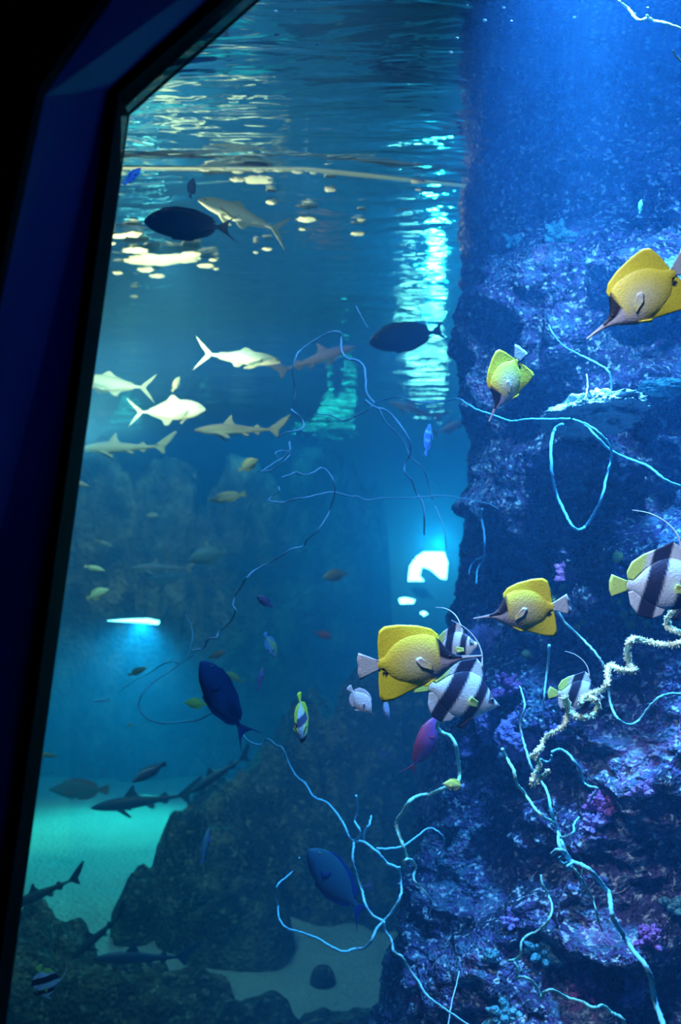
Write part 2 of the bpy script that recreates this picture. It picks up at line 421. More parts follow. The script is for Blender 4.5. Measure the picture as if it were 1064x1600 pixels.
mound('rock_outcrop', [bl(600, 1078, 110, 9.3, 0.9), bl(700, 1075, 140, 9.3, 0.9), bl(480, 1120, 90, 9.2, 0.9), bl(400, 1200, 70, 9.0, 0.8), bl(560, 1260, 120, 8.6, 0.6), bl(345, 1262, 45, 8.9, 0.5)],
      'broad dark brown rock outcrop rising in the middle behind the looping sea whips', BROWN, 0.035, 4, 0.24)
mound('boulder', [bl(278, 1290, 50, 8.2, 0.5), bl(350, 1320, 60, 8.1, 0.5), bl(215, 1385, 36, 8.0, 0.35), bl(300, 1360, 60, 7.9, 0.4)],
      'knobbly dark boulder jutting left over the pale sand', BROWN, 0.025, 9, 0.16)
mound('boulder', [bl(390, 1400, 85, 7.5, 0.40), bl(330, 1430, 40, 7.45, 0.25)],
      'low dark rock between the jutting boulder and the sand channel below it', BROWN, 0.025, 23, 0.14)
mound('boulder', [bl(60, 1440, 50, 7.2, 0.4), bl(110, 1470, 35, 7.1, 0.35), bl(-60, 1420, 80, 7.2, 0.5)],
      'dark rock against the window frame at lower left of the sand', BROWN, 0.025, 14, 0.16)
mound('boulder', [bl(160, 1520, 100, 6.5, 0.3), bl(30, 1500, 80, 6.4, 0.35), bl(290, 1545, 90, 6.35, 0.25)],
      'long flat dark rock along the bottom left edge, nearest the glass', BROWN, 0.025, 31, 0.15)
mound('boulder', [bl(660, 1490, 55, 6.4, 0.4), bl(720, 1440, 80, 6.4, 0.5)],
      'dark boulder right of the yellowish sand patch at the foot of the reef wall', BROWN, 0.025, 37, 0.14)
mound('boulder', [bl(400, 1575, 80, 5.9, 0.2), bl(540, 1590, 90, 5.9, 0.2)],
      'low dark rock crossing the bottom edge below the yellowish sand patch', BROWN, 0.025, 43, 0.10)
mound('stone', [bl(500, 1513, 20, 7.0, 0.10)], 'small round dark stone lying alone on the yellowish sand patch', BROWN, 0.01, 51, 0.03)
mound('rock_ridge', [bl(130, 705, 130, 14.9, 1.1), bl(260, 742, 110, 14.7, 0.9), bl(20, 690, 140, 14.9, 1.1), bl(380, 735, 70, 14.6, 0.9), bl(470, 705, 50, 14.5, 0.7), bl(520, 725, 36, 14.4, 0.6), bl(560, 752, 32, 14.4, 0.6), bl(592, 785, 24, 14.4, 0.5)],
      'far mottled rock ridge sloping down to the right across the shark tank', FARROCK, 0.07, 61, 0.30)

# ------------------------------------------------------------------ lit openings at the far side
EM_W = emit('bright_window_light', (0.45, 1.0, 1.0), 34)
EM_T = emit('unseen_teal_light', (0.10, 0.85, 0.9), 8)
EM_C = emit('unseen_cyan_light', (0.05, 0.8, 0.9), 13)
EM_S = emit('slit_light', (0.30, 1.0, 1.0), 20)
EM_G = emit('unseen_green_light', (0.25, 0.75, 0.55), 5)
def opening(name, px_pts, Y, mat, kind='structure'):
    pts = [P(x, y, Y) for x, y in px_pts]
    o = prism(name, [(p.x, p.z) for p in pts], Y, Y + 0.05, mat)
    tag(o, kind=kind)
    cx = sum(p.x for p in pts) / len(pts); cz = sum(p.z for p in pts) / len(pts)
    v, f, n = [], [], len(pts)
    for p in pts: v.append((p.x, Y - 0.03, p.z))
    for p in pts: v.append((cx + (p.x - cx) * 1.10, Y - 0.03, cz + (p.z - cz) * 1.12))
    v += [(a, Y + 0.07, c) for a, b, c in v[:]]
    for i in range(n):
        j = (i + 1) % n
        f += [(i, j, j + n, i + n), (i, i + 2 * n, j + 2 * n, j), (i + n, j + n, j + 3 * n, i + 3 * n)]
    link('surround', v, f, BROWN, o, smooth=False)
    return o
opening('window_3', [(637, 908), (640, 884), (650, 870), (662, 862), (694, 862), (700, 880), (697, 905), (688, 904), (672, 890), (660, 886), (657, 899), (666, 908)], 18.5, EM_W)
opening('unseen_window_11', [(722, 862), (840, 862), (840, 905), (722, 905)], 18.5, EM_T)  # unseen opening put behind the reef to widen the cyan reflection
opening('window_4', [(165, 970), (200, 967), (232, 966), (250, 970), (248, 976), (215, 973)], 12.4, EM_S)
opening('window_5', [(622, 936), (632, 933), (648, 937), (646, 943), (626, 944)], 18.3, EM_W)
opening('window_6', [(655, 957), (662, 955), (669, 958), (662, 963)], 18.3, EM_W)
opening('window_7', [(630, 986), (636, 982), (650, 986), (645, 992), (636, 992)], 18.3, EM_W)
# unseen lit openings put behind the ridge for their reflections in the water surface
opening('unseen_window_8', [(460, 806), (555, 806), (555, 826), (460, 826)], 18.9, EM_C)
opening('unseen_window_9', [(110, 838), (215, 838), (215, 872), (110, 872)], 18.9, EM_C)
opening('unseen_window_10', [(190, 905), (330, 905), (330, 950), (190, 950)], 18.9, EM_G)
spot('portal_glow_lamp', tuple(P(685, 850, 12.2)), tuple(P(650, 800, 9.0)), 520, (0.02, 0.75, 1.0), 150, 0.8, 0.1)
spot('slit_glow_lamp', tuple(P(225, 968, 12.2)), tuple(P(195, 1100, 11.4)), 900, (0.02, 0.7, 0.9), 110, 0.9, 0.05)

# ------------------------------------------------------------------ coral heads on the reef
def lump(name, c, r, mat, label, cat='coral', seed=0, nub=0.35, freq=3.0, group=None, res=36):
    th = np.linspace(0, math.pi, res); ph = np.linspace(0, 2 * math.pi, res * 2, endpoint=False)
    T, PH = np.meshgrid(th, ph, indexing='ij'); T, PH = T.ravel(), PH.ravel()
    d = np.stack([np.sin(T) * np.cos(PH), np.sin(T) * np.sin(PH), np.cos(T)], 1)
    k = 1 + nub * fbm(d * freq + seed, 3, seed, ridge=True) + nub * 0.35 * fbm(d * freq * 4 + seed, 2, seed + 5)
    v = d * k[:, None] * np.array(r)
    nv = res * 2; f = []
    for i in range(res - 1):
        for j in range(nv):
            f.append((i * nv + j, i * nv + (j + 1) % nv, (i + 1) * nv + (j + 1) % nv, (i + 1) * nv + j))
    o = link(name, v.tolist(), f, mat); o.location = c
    return tag(o, label, cat, group)

def branchy(name, c, r, mat, label, seed, n=16, group=None):
    """a bushy coral: stubby knobbed fingers out of one base"""
    rnd = random.Random(seed); V, Fc = [], []
    for k in range(n):
        a = rnd.uniform(0, 6.28); e = rnd.uniform(-0.3, 1.3)
        d = Vector((math.cos(a) * math.cos(e), -abs(math.sin(a)) * math.cos(e) * 0.9 - 0.15, math.sin(e))).normalized()
        Lh = r * rnd.uniform(0.6, 1.1); side = d.cross(Vector((0.3, 0.2, 1))).normalized(); up = d.cross(side)
        off = len(V); rings = 7; m_ = 8
        for i in range(rings):
            t = i / (rings - 1); rad = r * 0.16 * (1.1 - 0.25 * t) * (1 + 0.25 * math.sin(i * 2.3 + k)) * (0.25 if i == rings - 1 else 1)
            cc = d * (Lh * t) + side * (0.08 * r * math.sin(3 * t + k))
            for j in range(m_):
                b = 6.2832 * j / m_; V.append(cc + (side * math.cos(b) + up * math.sin(b)) * rad)
        for i in range(rings - 1):
            for j in range(m_): Fc.append((off + i * m_ + j, off + i * m_ + (j + 1) % m_, off + (i + 1) * m_ + (j + 1) % m_, off + (i + 1) * m_ + j))
        Fc.append(tuple(off + (rings - 1) * m_ + j for j in range(m_)))
    o = link(name, V, Fc, mat); o.location = c
    return tag(o, label, 'coral', group)

dg = None
from mathutils.bvhtree import BVHTree
_bv = BVHTree.FromPolygons([vv.co[:] for vv in reef.data.vertices], [tuple(pl.vertices) for pl in reef.data.polygons])
def on_reef(px, py, lift=0.02, default=3.3):
    t = P(px, py, 3.0); d = (t - EYE).normalized()
    hit = _bv.ray_cast(EYE, d)
    if hit[0] is None: return P(px, py, default)
    return hit[0] - d * lift

def plate(px, py, wpx, hpx, label, seed, mat=CORAL_W, lift=0.06, Y=None):
    c = on_reef(px, py, lift) if Y is None else P(px, py, Y); s = c.y / F_PX
    return lump('plate_coral', c, (wpx * s / 2, wpx * s / 3 if Y is None else 0.26, hpx * s / 2), mat, label, seed=seed, nub=0.45, freq=2.6, res=44)
plate(925, 650, 112, 46, 'brightly lit white plate coral where the long sea whips fan out', 3, Y=3.02)
plate(1040, 605, 66, 22, 'pale ledge of coral at the right edge above the middle of the reef', 12, CORAL_T)
plate(1053, 425, 36, 40, 'turquoise coral knob at the right edge behind the largest yellow fish', 17, CORAL_W)
plate(757, 1015, 62, 58, 'lavender lumpy coral below the snout of the left-facing yellow fish', 24, CORAL_P)
plate(1035, 890, 64, 26, 'pale blue coral shelf above the bannerfish at the right edge', 29, CORAL_T)
plate(820, 1150, 70, 60, 'purple coral clump behind the thin upright sea whip', 36, CORAL_P)
plate(770, 1125, 42, 62, 'blue violet coral knob under the head of the central bannerfish', 38, CORAL_P)
hd = [(795, 1080, 34, CORAL_M, 'magenta bushy coral beside the central bannerfish tail'),
      (845, 1195, 34, CORAL_P, 'lilac bushy coral behind the hooked cream whip tip'),
      (942, 1262, 40, CORAL_M, 'pink violet bushy coral below the curved blue whip'),
      (735, 1175, 30, CORAL_P, 'small violet coral right of the red and violet fish'),
      (890, 900, 36, CORAL_M, 'dark pink bushy coral above the left-facing yellow fish'),
      (985, 900, 34, CORAL_P, 'purple bushy coral left of the right-edge bannerfish'),
      (740, 885, 26, CORAL_P, 'bluish coral tuft on the left rim of the reef'),
      (730, 860, 22, CORAL_T, 'teal coral tuft above the bluish tuft on the left rim'),
      (870, 1150, 28, CORAL_P, 'small purple coral below the coiled cream whip'),
      (930, 1290, 30, CORAL_P, 'violet coral at the top of the lower right reef face'),
      (800, 1440, 24, CORAL_P, 'blue coral tuft left of the zigzag sea whip'),
      (850, 1492, 38, CORAL_T, 'teal blue coral below the bend of the zigzag sea whip'),
      (920, 1545, 38, CORAL_M, 'rosy brown coral above the bottom zigzag whip'),
      (766, 1500, 22, CORAL_T, 'pale teal coral at the lower left foot of the reef wall'),
      (985, 1555, 34, CORAL_P, 'violet coral left of the thick whip at the bottom right'),
      (1010, 1470, 30, CORAL_M, 'magenta coral right of the thick lower whip'),
      (790, 1590, 40, CORAL_T, 'blue teal coral at the bottom edge under the zigzag whip'),
      (905, 760, 30, CORAL_T, 'teal coral inside the hanging whip loop'),
      (800, 385, 24, CORAL_T, 'turquoise coral tuft high on the left of the reef'),
      (870, 375, 34, CORAL_T, 'turquoise coral tuft at the crest of the reef'),
      (1005, 1240, 30, CORAL_P, 'blue violet coral on the open face right of the curved blue whip'),
      (1050, 1420, 30, CORAL_T, 'dim teal coral at the right edge near the bottom')]
for i, (px, py, r, mt, lb) in enumerate(hd):
    c = on_reef(px, py, 0.0); branchy('bush_coral', c, r * c.y / F_PX, mt, lb, 100 + i, 22)
cups = [(800, 930), (858, 925), (868, 935), (902, 982), (912, 972), (965, 870), (975, 958), (990, 955), (1002, 962), (985, 975), (1012, 975), (1020, 952), (968, 940), (1030, 958), (822, 1023), (880, 918)]
for i, (px, py) in enumerate(cups):
    c = on_reef(px, py, 0.01); s = c.y / F_PX * (4.5 + (i * 7 % 4))
    lump('cup_coral', c, (s, s, s), CORAL_Y, 'small yellow green cup coral dotting the dark crevice of the reef', seed=i + 200, res=10, group='yellow cup corals in the reef crevice')
reefbits = [(760, 1148, 14), (655, 1180, 10), (600, 1180, 12), (655, 1420, 12), (575, 1385, 14), (735, 1310, 6), (608, 1182, 8)]
for i, (px, py, r) in enumerate(reefbits):
    lb = ['blue coral speck right of the violet fish head', 'small pale coral below the violet fish', 'pale blue coral knob on the outcrop left of the violet fish',
          'bright blue coral knob under the whip fork', 'dim blue coral knob behind the blue surgeonfish', 'tiny green coral knob beneath the small yellow fish', 'tiny whitish coral beside the pale blue knob'][i]
    Yq = 3.9 if px > 640 else 6.6
    c = on_reef(px, py, 0.0) if px > 725 else P(px, py, Yq)
    if px <= 725: 
        c = P(px, py, Yq)
    branchy('coral_knob', c, r * c.y / F_PX, CORAL_P if i % 2 == 0 else CORAL_T, lb, 300 + i, 14)

# ------------------------------------------------------------------ sea whips
def catmull(pts, k=7):
    P_ = [pts[0] * 2 - pts[1]] + pts + [pts[-1] * 2 - pts[-2]]
    out = []
    for i in range(1, len(P_) - 2):
        a, b, c, d = P_[i - 1], P_[i], P_[i + 1], P_[i + 2]
        for j in range(k):
            t = j / k
            out.append(0.5 * ((2 * b) + (c - a) * t + (2 * a - 5 * b + 4 * c - d) * t * t + (3 * b - a - 3 * c + d) * t ** 3))
    out.append(pts[-1]); return out

def tube(V, Fc, path, rad, m_=8, seed=0):
    rnd = random.Random(seed)
    off = len(V); n_ = len(path); prev = Vector((0.2, 0.9, 0.3))
    for i, c in enumerate(path):
        t = (path[min(i + 1, n_ - 1)] - path[max(i - 1, 0)]).normalized()
        s = (prev - t * prev.dot(t)).normalized(); prev = s; u = t.cross(s)
        r = rad(i / (n_ - 1)) * (1 + 0.12 * rnd.uniform(-1, 1))
        for j in range(m_):
            b = 6.2832 * j / m_; V.append(c + (s * math.cos(b) + u * math.sin(b)) * r)
    for i in range(n_ - 1):
        for j in range(m_): Fc.append((off + i * m_ + j, off + i * m_ + (j + 1) % m_, off + (i + 1) * m_ + (j + 1) % m_, off + (i + 1) * m_ + j))
    Fc.append(tuple(off + j for j in reversed(range(m_)))); Fc.append(tuple(off + (n_ - 1) * m_ + j for j in range(m_)))

def whip(label, strands, mat, polyps=False, name='sea_whip', group=None, wob=1.0, seed=1):
    """strands: (pixel points, near depth, far depth, px radius at start, at end)"""
    V, Fc = [], []; rnd = random.Random(seed); paths = []
    for pts, d0, d1, r0, r1 in strands:
        n_ = len(pts); ps = []
        for i, (x, y) in enumerate(pts):
            t = i / (n_ - 1)
            ps.append(P(x, y, d0 + (d1 - d0) * t + 0.03 * math.sin(i * 1.7 + seed) * (0 if i == 0 else 1)))
        path = catmull(ps, 8)
        path = [p + Vector((rnd.uniform(-1, 1), rnd.uniform(-1, 1), rnd.uniform(-1, 1))) * 0.0009 * wob for p in path]
        ra, rb = r0 * d0 / F_PX, r1 * d1 / F_PX
        paths.append((path, ra, rb))
    o = None
    for path, ra, rb in paths:      # the first strand is the stem, the others its branches
        V, Fc = [], []
        tube(V, Fc, path, lambda t: ra + (rb - ra) * t, 8, seed)
        if o is None: o = link(name, V, Fc, mat); tag(o, label, 'sea whip', group)
        else: link('branch', V, Fc, mat, o)
    if polyps:
        V, Fc = [], []
        for path, ra, rb in paths:
            n_ = len(path)
            for i in range(n_ - 1):
                for q in range(5):
                    f_ = rnd.random(); c = path[i].lerp(path[i + 1], f_); tt = (path[i + 1] - path[i]).normalized()
                    a = rnd.uniform(0, 6.28); s = tt.orthogonal().normalized(); u = tt.cross(s); d = s * math.cos(a) + u * math.sin(a)
                    r = ra + (rb - ra) * i / n_; w_ = 0.0011; L_ = r + rnd.uniform(0.0025, 0.0045)
                    off = len(V); e1 = tt * w_; e2 = tt.cross(d) * w_
                    V += [c + d * r * 0.7 + e1, c + d * r * 0.7 + e2, c + d * r * 0.7 - e1, c + d * r * 0.7 - e2, c + d * L_ + e1 * .7, c + d * L_ + e2 * .7, c + d * L_ - e1 * .7, c + d * L_ - e2 * .7]
                    Fc += [(off + 4, off + 5, off + 6, off + 7)] + [(off + k, off + (k + 1) % 4, off + 4 + (k + 1) % 4, off + 4 + k) for k in range(4)]
        pl = link('polyps', V, Fc, mat, o, smooth=False); pl['kind'] = 'stuff'
    return o

whip('cream fuzzy sea whip zigzagging in from the right edge to the small bannerfish', [
    ([(1075, 935), (1060, 948), (1045, 963), (1042, 975), (1052, 985), (1075, 992)], 2.25, 2.3, 4.2, 4.2),
    ([(1080, 1002), (1060, 1005), (1040, 1008), (1012, 1003), (994, 998), (983, 1004), (980, 1022), (985, 1040), (992, 1048), (968, 1046), (955, 1039), (949, 1046), (949, 1068), (938, 1079), (922, 1084), (910, 1092), (908, 1100)], 2.3, 2.25, 4.4, 3.2)], WHIP_Y, True, seed=3)
whip('cream fuzzy sea whip coiled in front of the small bannerfish and ending in a hook', [
    ([(918, 1086), (930, 1094), (934, 1106), (928, 1117), (912, 1121), (897, 1117), (886, 1105), (880, 1093), (884, 1089), (888, 1100), (886, 1118), (882, 1132), (868, 1143), (853, 1152), (846, 1165), (838, 1176), (829, 1183)], 2.25, 2.3, 3.6, 3.0),
    ([(836, 1182), (842, 1190), (842, 1200), (834, 1210), (832, 1220), (833, 1227), (846, 1215), (858, 1203)], 2.3, 2.28, 2.2, 2.8)], WHIP_Y, True, seed=4)
whip('slender pale whip dipping in a deep U right of the small bannerfish', [
    ([(865, 945), (885, 975), (908, 996), (930, 1020), (945, 1045), (950, 1075), (954, 1100), (965, 1123), (980, 1132), (998, 1126), (1012, 1108), (1030, 1090), (1050, 1084), (1080, 1085)], 2.35, 2.4, 1.9, 2.2)], WHIP_C, seed=5)
whip('short straight teal whip standing above the purple coral clump', [([(858, 1008), (856, 1040), (852, 1070), (850, 1095), (848, 1130)], 2.6, 2.7, 2.2, 1.2)], WHIP_C, seed=6)
whip('greenish whip slanting down from the magenta coral to the whip knot', [([(785, 1170), (792, 1185), (803, 1205), (806, 1222), (820, 1240), (832, 1258), (848, 1275), (866, 1286)], 2.4, 2.35, 2.8, 2.4)], WHIP_G, seed=7)
whip('long upright blue whip with a side twig, joining the knot above the thick whip', [
    ([(812, 1072), (818, 1090), (819, 1108), (813, 1130), (816, 1150), (824, 1180), (832, 1202), (845, 1220), (856, 1240), (860, 1262), (866, 1285), (873, 1302), (880, 1322), (889, 1345)], 2.55, 2.3, 1.4, 3.0),
    ([(872, 1308), (885, 1307), (896, 1300), (897, 1288), (905, 1277)], 2.3, 2.35, 2.6, 1.6)], WHIP_C, seed=8)
whip('thick turquoise whip running from the knot down to the bottom right', [
    ([(862, 1334), (872, 1328), (884, 1333), (891, 1345), (905, 1350), (922, 1360), (938, 1378), (951, 1396), (954, 1415), (958, 1435), (972, 1458), (988, 1484), (1008, 1508), (1017, 1530), (1022, 1560), (1032, 1590), (1040, 1615)], 2.2, 2.1, 3.2, 4.4),
    ([(890, 1340), (880, 1338), (874, 1343), (880, 1350), (892, 1346)], 2.2, 2.2, 2.4, 2.4),
    ([(895, 1348), (887, 1353), (886, 1360), (893, 1352)], 2.2, 2.2, 2.4, 2.4),
    ([(872, 1300), (874, 1320), (889, 1345)], 2.25, 2.2, 2.4, 3.4)], WHIP_C, seed=9)
whip('thin green whip hanging below the knot beside the thick one', [([(892, 1352), (903, 1367), (915, 1385), (926, 1405), (932, 1425), (937, 1445), (941, 1455)], 2.3, 2.5, 2.6, 1.2), ([(911, 1355), (908, 1370), (909, 1395), (910, 1410)], 2.35, 2.5, 1.4, 0.9)], WHIP_G, seed=10)
whip('green zigzag whip in the lower right corner ending at the bottom edge', [
    ([(845, 1367), (848, 1382), (857, 1400), (863, 1418), (857, 1438), (842, 1453), (822, 1463), (814, 1475), (813, 1492), (803, 1500), (796, 1501)], 2.5, 2.4, 1.8, 2.2),
    ([(803, 1503), (809, 1515), (806, 1530), (815, 1526), (828, 1531), (840, 1545), (846, 1558), (852, 1549), (865, 1547), (885, 1558), (910, 1566), (928, 1575), (942, 1571), (955, 1582), (963, 1586), (972, 1592), (980, 1610)], 2.4, 2.35, 2.0, 2.8)], WHIP_G, seed=11)
whip('curved blue whip arching right above the pink violet coral', [([(845, 1186), (852, 1190), (861, 1188), (862, 1180)], 2.6, 2.6, 1.6, 1.6), ([(862, 1175), (875, 1171), (888, 1178), (897, 1190), (908, 1205), (912, 1222), (922, 1229), (934, 1232), (926, 1243), (921, 1255)], 2.6, 2.7, 2.2, 1.8)], WHIP_C, seed=12)
whip('bright whip looping down below the white plate coral', [
    ([(880, 662), (866, 672), (861, 700), (862, 740), (869, 770), (882, 800), (893, 820), (903, 828), (915, 822), (928, 803), (940, 778), (948, 745), (955, 715), (952, 695), (935, 675), (912, 660)], 2.75, 2.6, 2.6, 1.8)], WHIP_C, seed=13)
whip('pale whip running from the white plate coral to the right edge', [([(895, 655), (915, 664), (932, 682), (955, 704), (985, 718), (1015, 730), (1040, 750), (1075, 765)], 2.7, 2.55, 1.8, 2.6)], WHIP_C, seed=14)
whip('dark thin whip drooping over the upper reef onto the plate coral', [([(857, 508), (864, 522), (880, 540), (905, 554), (930, 566), (950, 580), (955, 600), (952, 635)], 2.75, 2.8, 1.2, 1.6)], WHIP_D, seed=15)
whip('short thin whip standing on top of the white plate coral', [([(905, 643), (914, 622), (918, 605), (917, 585)], 2.8, 2.8, 1.4, 0.9)], WHIP_B, seed=16)
whip('bright white whip crossing the top right corner', [([(940, -20), (960, -2), (980, 12), (992, 27), (1002, 32), (1012, 28), (1022, 33), (1042, 37), (1080, 52)], 2.3, 2.3, 2.0, 2.4), ([(1012, 30), (1011, 23)], 2.3, 2.3, 2, 2)], WHIP_Y, seed=17)
whip('short white whip end poking in at the right edge near the top', [([(1052, 79), (1056, 88), (1075, 105)], 2.0, 2.0, 1.4, 1.8)], WHIP_Y, seed=18)
whip('dim knotted whip hanging on the left rim of the reef', [([(753, 795), (752, 810), (756, 830), (757, 850), (755, 875), (746, 890), (744, 912)], 3.3, 3.3, 2.2, 1.4), ([(757, 868), (738, 880), (732, 898)], 3.3, 3.35, 1.6, 1.0)], WHIP_C, seed=19)
whip('long thin whip reaching left from the plate coral in front of the divider', [
    ([(890, 655), (860, 655), (825, 655), (800, 658), (775, 650), (745, 640), (728, 630), (715, 623), (690, 628), (650, 628), (625, 620), (605, 623), (585, 630), (575, 640), (556, 650), (535, 657), (515, 648), (490, 647)], 2.7, 3.5, 1.9, 1.0)], WHIP_C, seed=20)
whip('thin blue whip arching high over the centre of the tank', [
    ([(585, 630), (573, 615), (571, 590), (568, 572), (555, 562), (542, 560), (534, 548), (533, 530), (532, 520), (520, 518), (500, 527), (470, 547), (462, 560), (457, 580), (461, 605), (460, 625)], 3.3, 3.6, 1.9, 1.0),
    ([(556, 478), (563, 492), (575, 512)], 3.5, 3.5, 0.9, 0.7)], WHIP_B, seed=21)
whip('forked blue whip descending towards the bright far window', [
    ([(570, 625), (585, 636), (600, 640), (615, 652), (630, 672), (640, 690), (641, 710), (634, 722), (632, 738), (643, 750), (650, 768), (660, 785), (663, 805), (663, 835)], 3.3, 3.7, 2.0, 1.3),
    ([(592, 638), (603, 660), (618, 675), (632, 692), (640, 712), (660, 730), (668, 750), (675, 780)], 3.3, 3.7, 1.4, 0.7),
    ([(680, 790), (695, 830), (697, 860)], 3.8, 3.8, 0.9, 0.7)], WHIP_B, seed=22)
whip('wispy tangled whip left of the centre, near the sloping ridge', [
    ([(455, 640), (465, 648), (472, 655), (474, 667), (462, 673), (445, 676), (435, 683)], 3.6, 3.6, 1.4, 1.0),
    ([(452, 690), (453, 705), (444, 714), (430, 722), (408, 737)], 3.6, 3.6, 1.4, 0.9),
    ([(435, 716), (430, 708), (440, 704), (453, 707), (445, 719), (430, 732), (412, 737)], 3.6, 3.6, 0.9, 0.9),
    ([(435, 760), (436, 768), (425, 775), (418, 782)], 3.6, 3.6, 1.0, 0.8)], WHIP_B, seed=23)
whip('long pale whip winding from the centre down to the blue fish', [
    ([(440, 746), (452, 742), (462, 738), (475, 742), (490, 738), (502, 731), (512, 737), (521, 752), (523, 770), (516, 795), (508, 812), (495, 830), (480, 843), (474, 853), (455, 858), (440, 868), (420, 880), (400, 890), (385, 903), (378, 915), (368, 930), (364, 945), (368, 955), (360, 972), (342, 988), (338, 996), (325, 999), (319, 1012), (300, 1017)], 3.0, 3.5, 1.2, 1.5)], WHIP_B, seed=24)
whip('straight thin whip lying across the centre, dark at its right end', [
    ([(420, 783), (443, 785), (460, 780), (480, 777), (500, 772), (522, 769), (545, 775), (560, 776), (572, 781), (600, 778), (640, 778), (690, 774), (720, 778), (760, 786), (778, 795)], 3.2, 3.3, 1.3, 0.8)], WHIP_B, seed=25)
whip('very long faint whip curling round below the slit of light and down to the fork', [
    ([(290, 960), (299, 980), (300, 1000), (292, 1025), (272, 1045), (245, 1062), (226, 1080), (217, 1098), (222, 1115), (235, 1125), (255, 1130), (285, 1128), (310, 1125), (325, 1117), (342, 1112), (357, 1120), (370, 1133), (385, 1155), (405, 1164), (418, 1155), (432, 1165), (442, 1170), (450, 1190), (462, 1212), (478, 1226), (490, 1245), (510, 1254), (525, 1270), (538, 1290), (545, 1307), (553, 1316)], 4.2, 3.0, 1.0, 2.2),
    ([(305, 1022), (285, 1034), (268, 1034), (250, 1040), (235, 1050), (212, 1062), (180, 1085)], 4.1, 4.2, 0.9, 0.6)], WHIP_C, seed=26)
whip('branching turquoise whip bush with a wide loop above the yellowish sand', [
    ([(745, 1610), (700, 1580), (668, 1556), (655, 1535), (640, 1515), (628, 1495), (615, 1486), (612, 1470), (602, 1455), (599, 1440)], 2.7, 2.9, 1.6, 2.4),
    ([(599, 1440), (580, 1428), (570, 1410), (565, 1390), (558, 1370), (551, 1345), (553, 1316)], 2.9, 3.0, 2.2, 2.0),
    ([(599, 1440), (612, 1425), (625, 1402), (627, 1385), (625, 1365), (624, 1355)], 2.9, 2.9, 2.2, 1.8),
    ([(599, 1440), (588, 1452), (580, 1470), (570, 1481), (552, 1483), (537, 1487), (515, 1478), (496, 1466), (470, 1457), (446, 1449), (435, 1432), (434, 1415), (430, 1400), (434, 1383), (448, 1370), (460, 1358), (468, 1340)], 2.9, 2.95, 2.4, 1.4),
    ([(553, 1316), (562, 1305), (561, 1295), (554, 1283), (558, 1265), (556, 1243)], 3.0, 3.0, 2.2, 1.8),
    ([(553, 1316), (568, 1316), (590, 1332), (604, 1348), (623, 1356)], 3.0, 2.9, 2.2, 2.6),
    ([(569, 1316), (569, 1302), (577, 1288), (580, 1275)], 3.0, 3.0, 2.2, 1.6),
    ([(588, 1326), (608, 1326), (630, 1322), (650, 1308), (670, 1294), (685, 1300), (694, 1312), (690, 1328), (684, 1336)], 2.95, 3.1, 2.0, 0.9)], WHIP_C, seed=27)
whip('bright green turquoise whip bending past the small yellow fish into a hook', [
    ([(695, 1108), (688, 1120), (683, 1135), (690, 1144), (703, 1150), (712, 1165), (716, 1190), (718, 1212), (712, 1224), (690, 1233), (672, 1241), (655, 1243), (640, 1252), (630, 1268), (619, 1286), (624, 1305), (630, 1322), (636, 1340)], 2.7, 2.75, 3.0, 2.8),
    ([(629, 1349), (635, 1343), (643, 1344), (649, 1355), (646, 1370), (650, 1380), (657, 1384)], 2.75, 2.8, 2.6, 1.8),
    ([(655, 1384), (668, 1398), (675, 1412), (670, 1430), (668, 1435)], 2.8, 2.9, 1.0, 0.7)], WHIP_G, seed=28)
whip('faint short whip at the bottom edge right of the branching one', [([(700, 1605), (705, 1570), (718, 1518)], 2.9, 3.0, 1.2, 1.0)], WHIP_B, seed=29)
whip('tiny pale twig drifting left of the yellow green fish', [([(144, 1096), (155, 1095), (167, 1094)], 4.6, 4.6, 0.8, 1.2)], WHIP_B, name='drifting_twig', seed=30)

# ------------------------------------------------------------------ fish
def smooth_prof(prof, n_):
    pr = np.array(prof, float); t = np.linspace(0, 1, n_)
    t = 0.5 - 0.5 * np.cos(t * math.pi) * 1.0
    t = 0.5 * t + 0.5 * np.linspace(0, 1, n_)
    xs = pr[:, 0]
    out = [t]
    for k in (1, 2, 3):
        y = pr[:, k]; m_ = np.gradient(y, xs)
        m_ = np.clip(m_, -3, 3)
        idx = np.clip(np.searchsorted(xs, t) - 1, 0, len(xs) - 2)
        h = xs[idx + 1] - xs[idx]; s = (t - xs[idx]) / h
        h00 = 2 * s ** 3 - 3 * s ** 2 + 1; h10 = s ** 3 - 2 * s ** 2 + s; h01 = -2 * s ** 3 + 3 * s ** 2; h11 = s ** 3 - s ** 2
        out.append(h00 * y[idx] + h10 * h * m_[idx] + h01 * y[idx + 1] + h11 * h * m_[idx + 1])
    return out

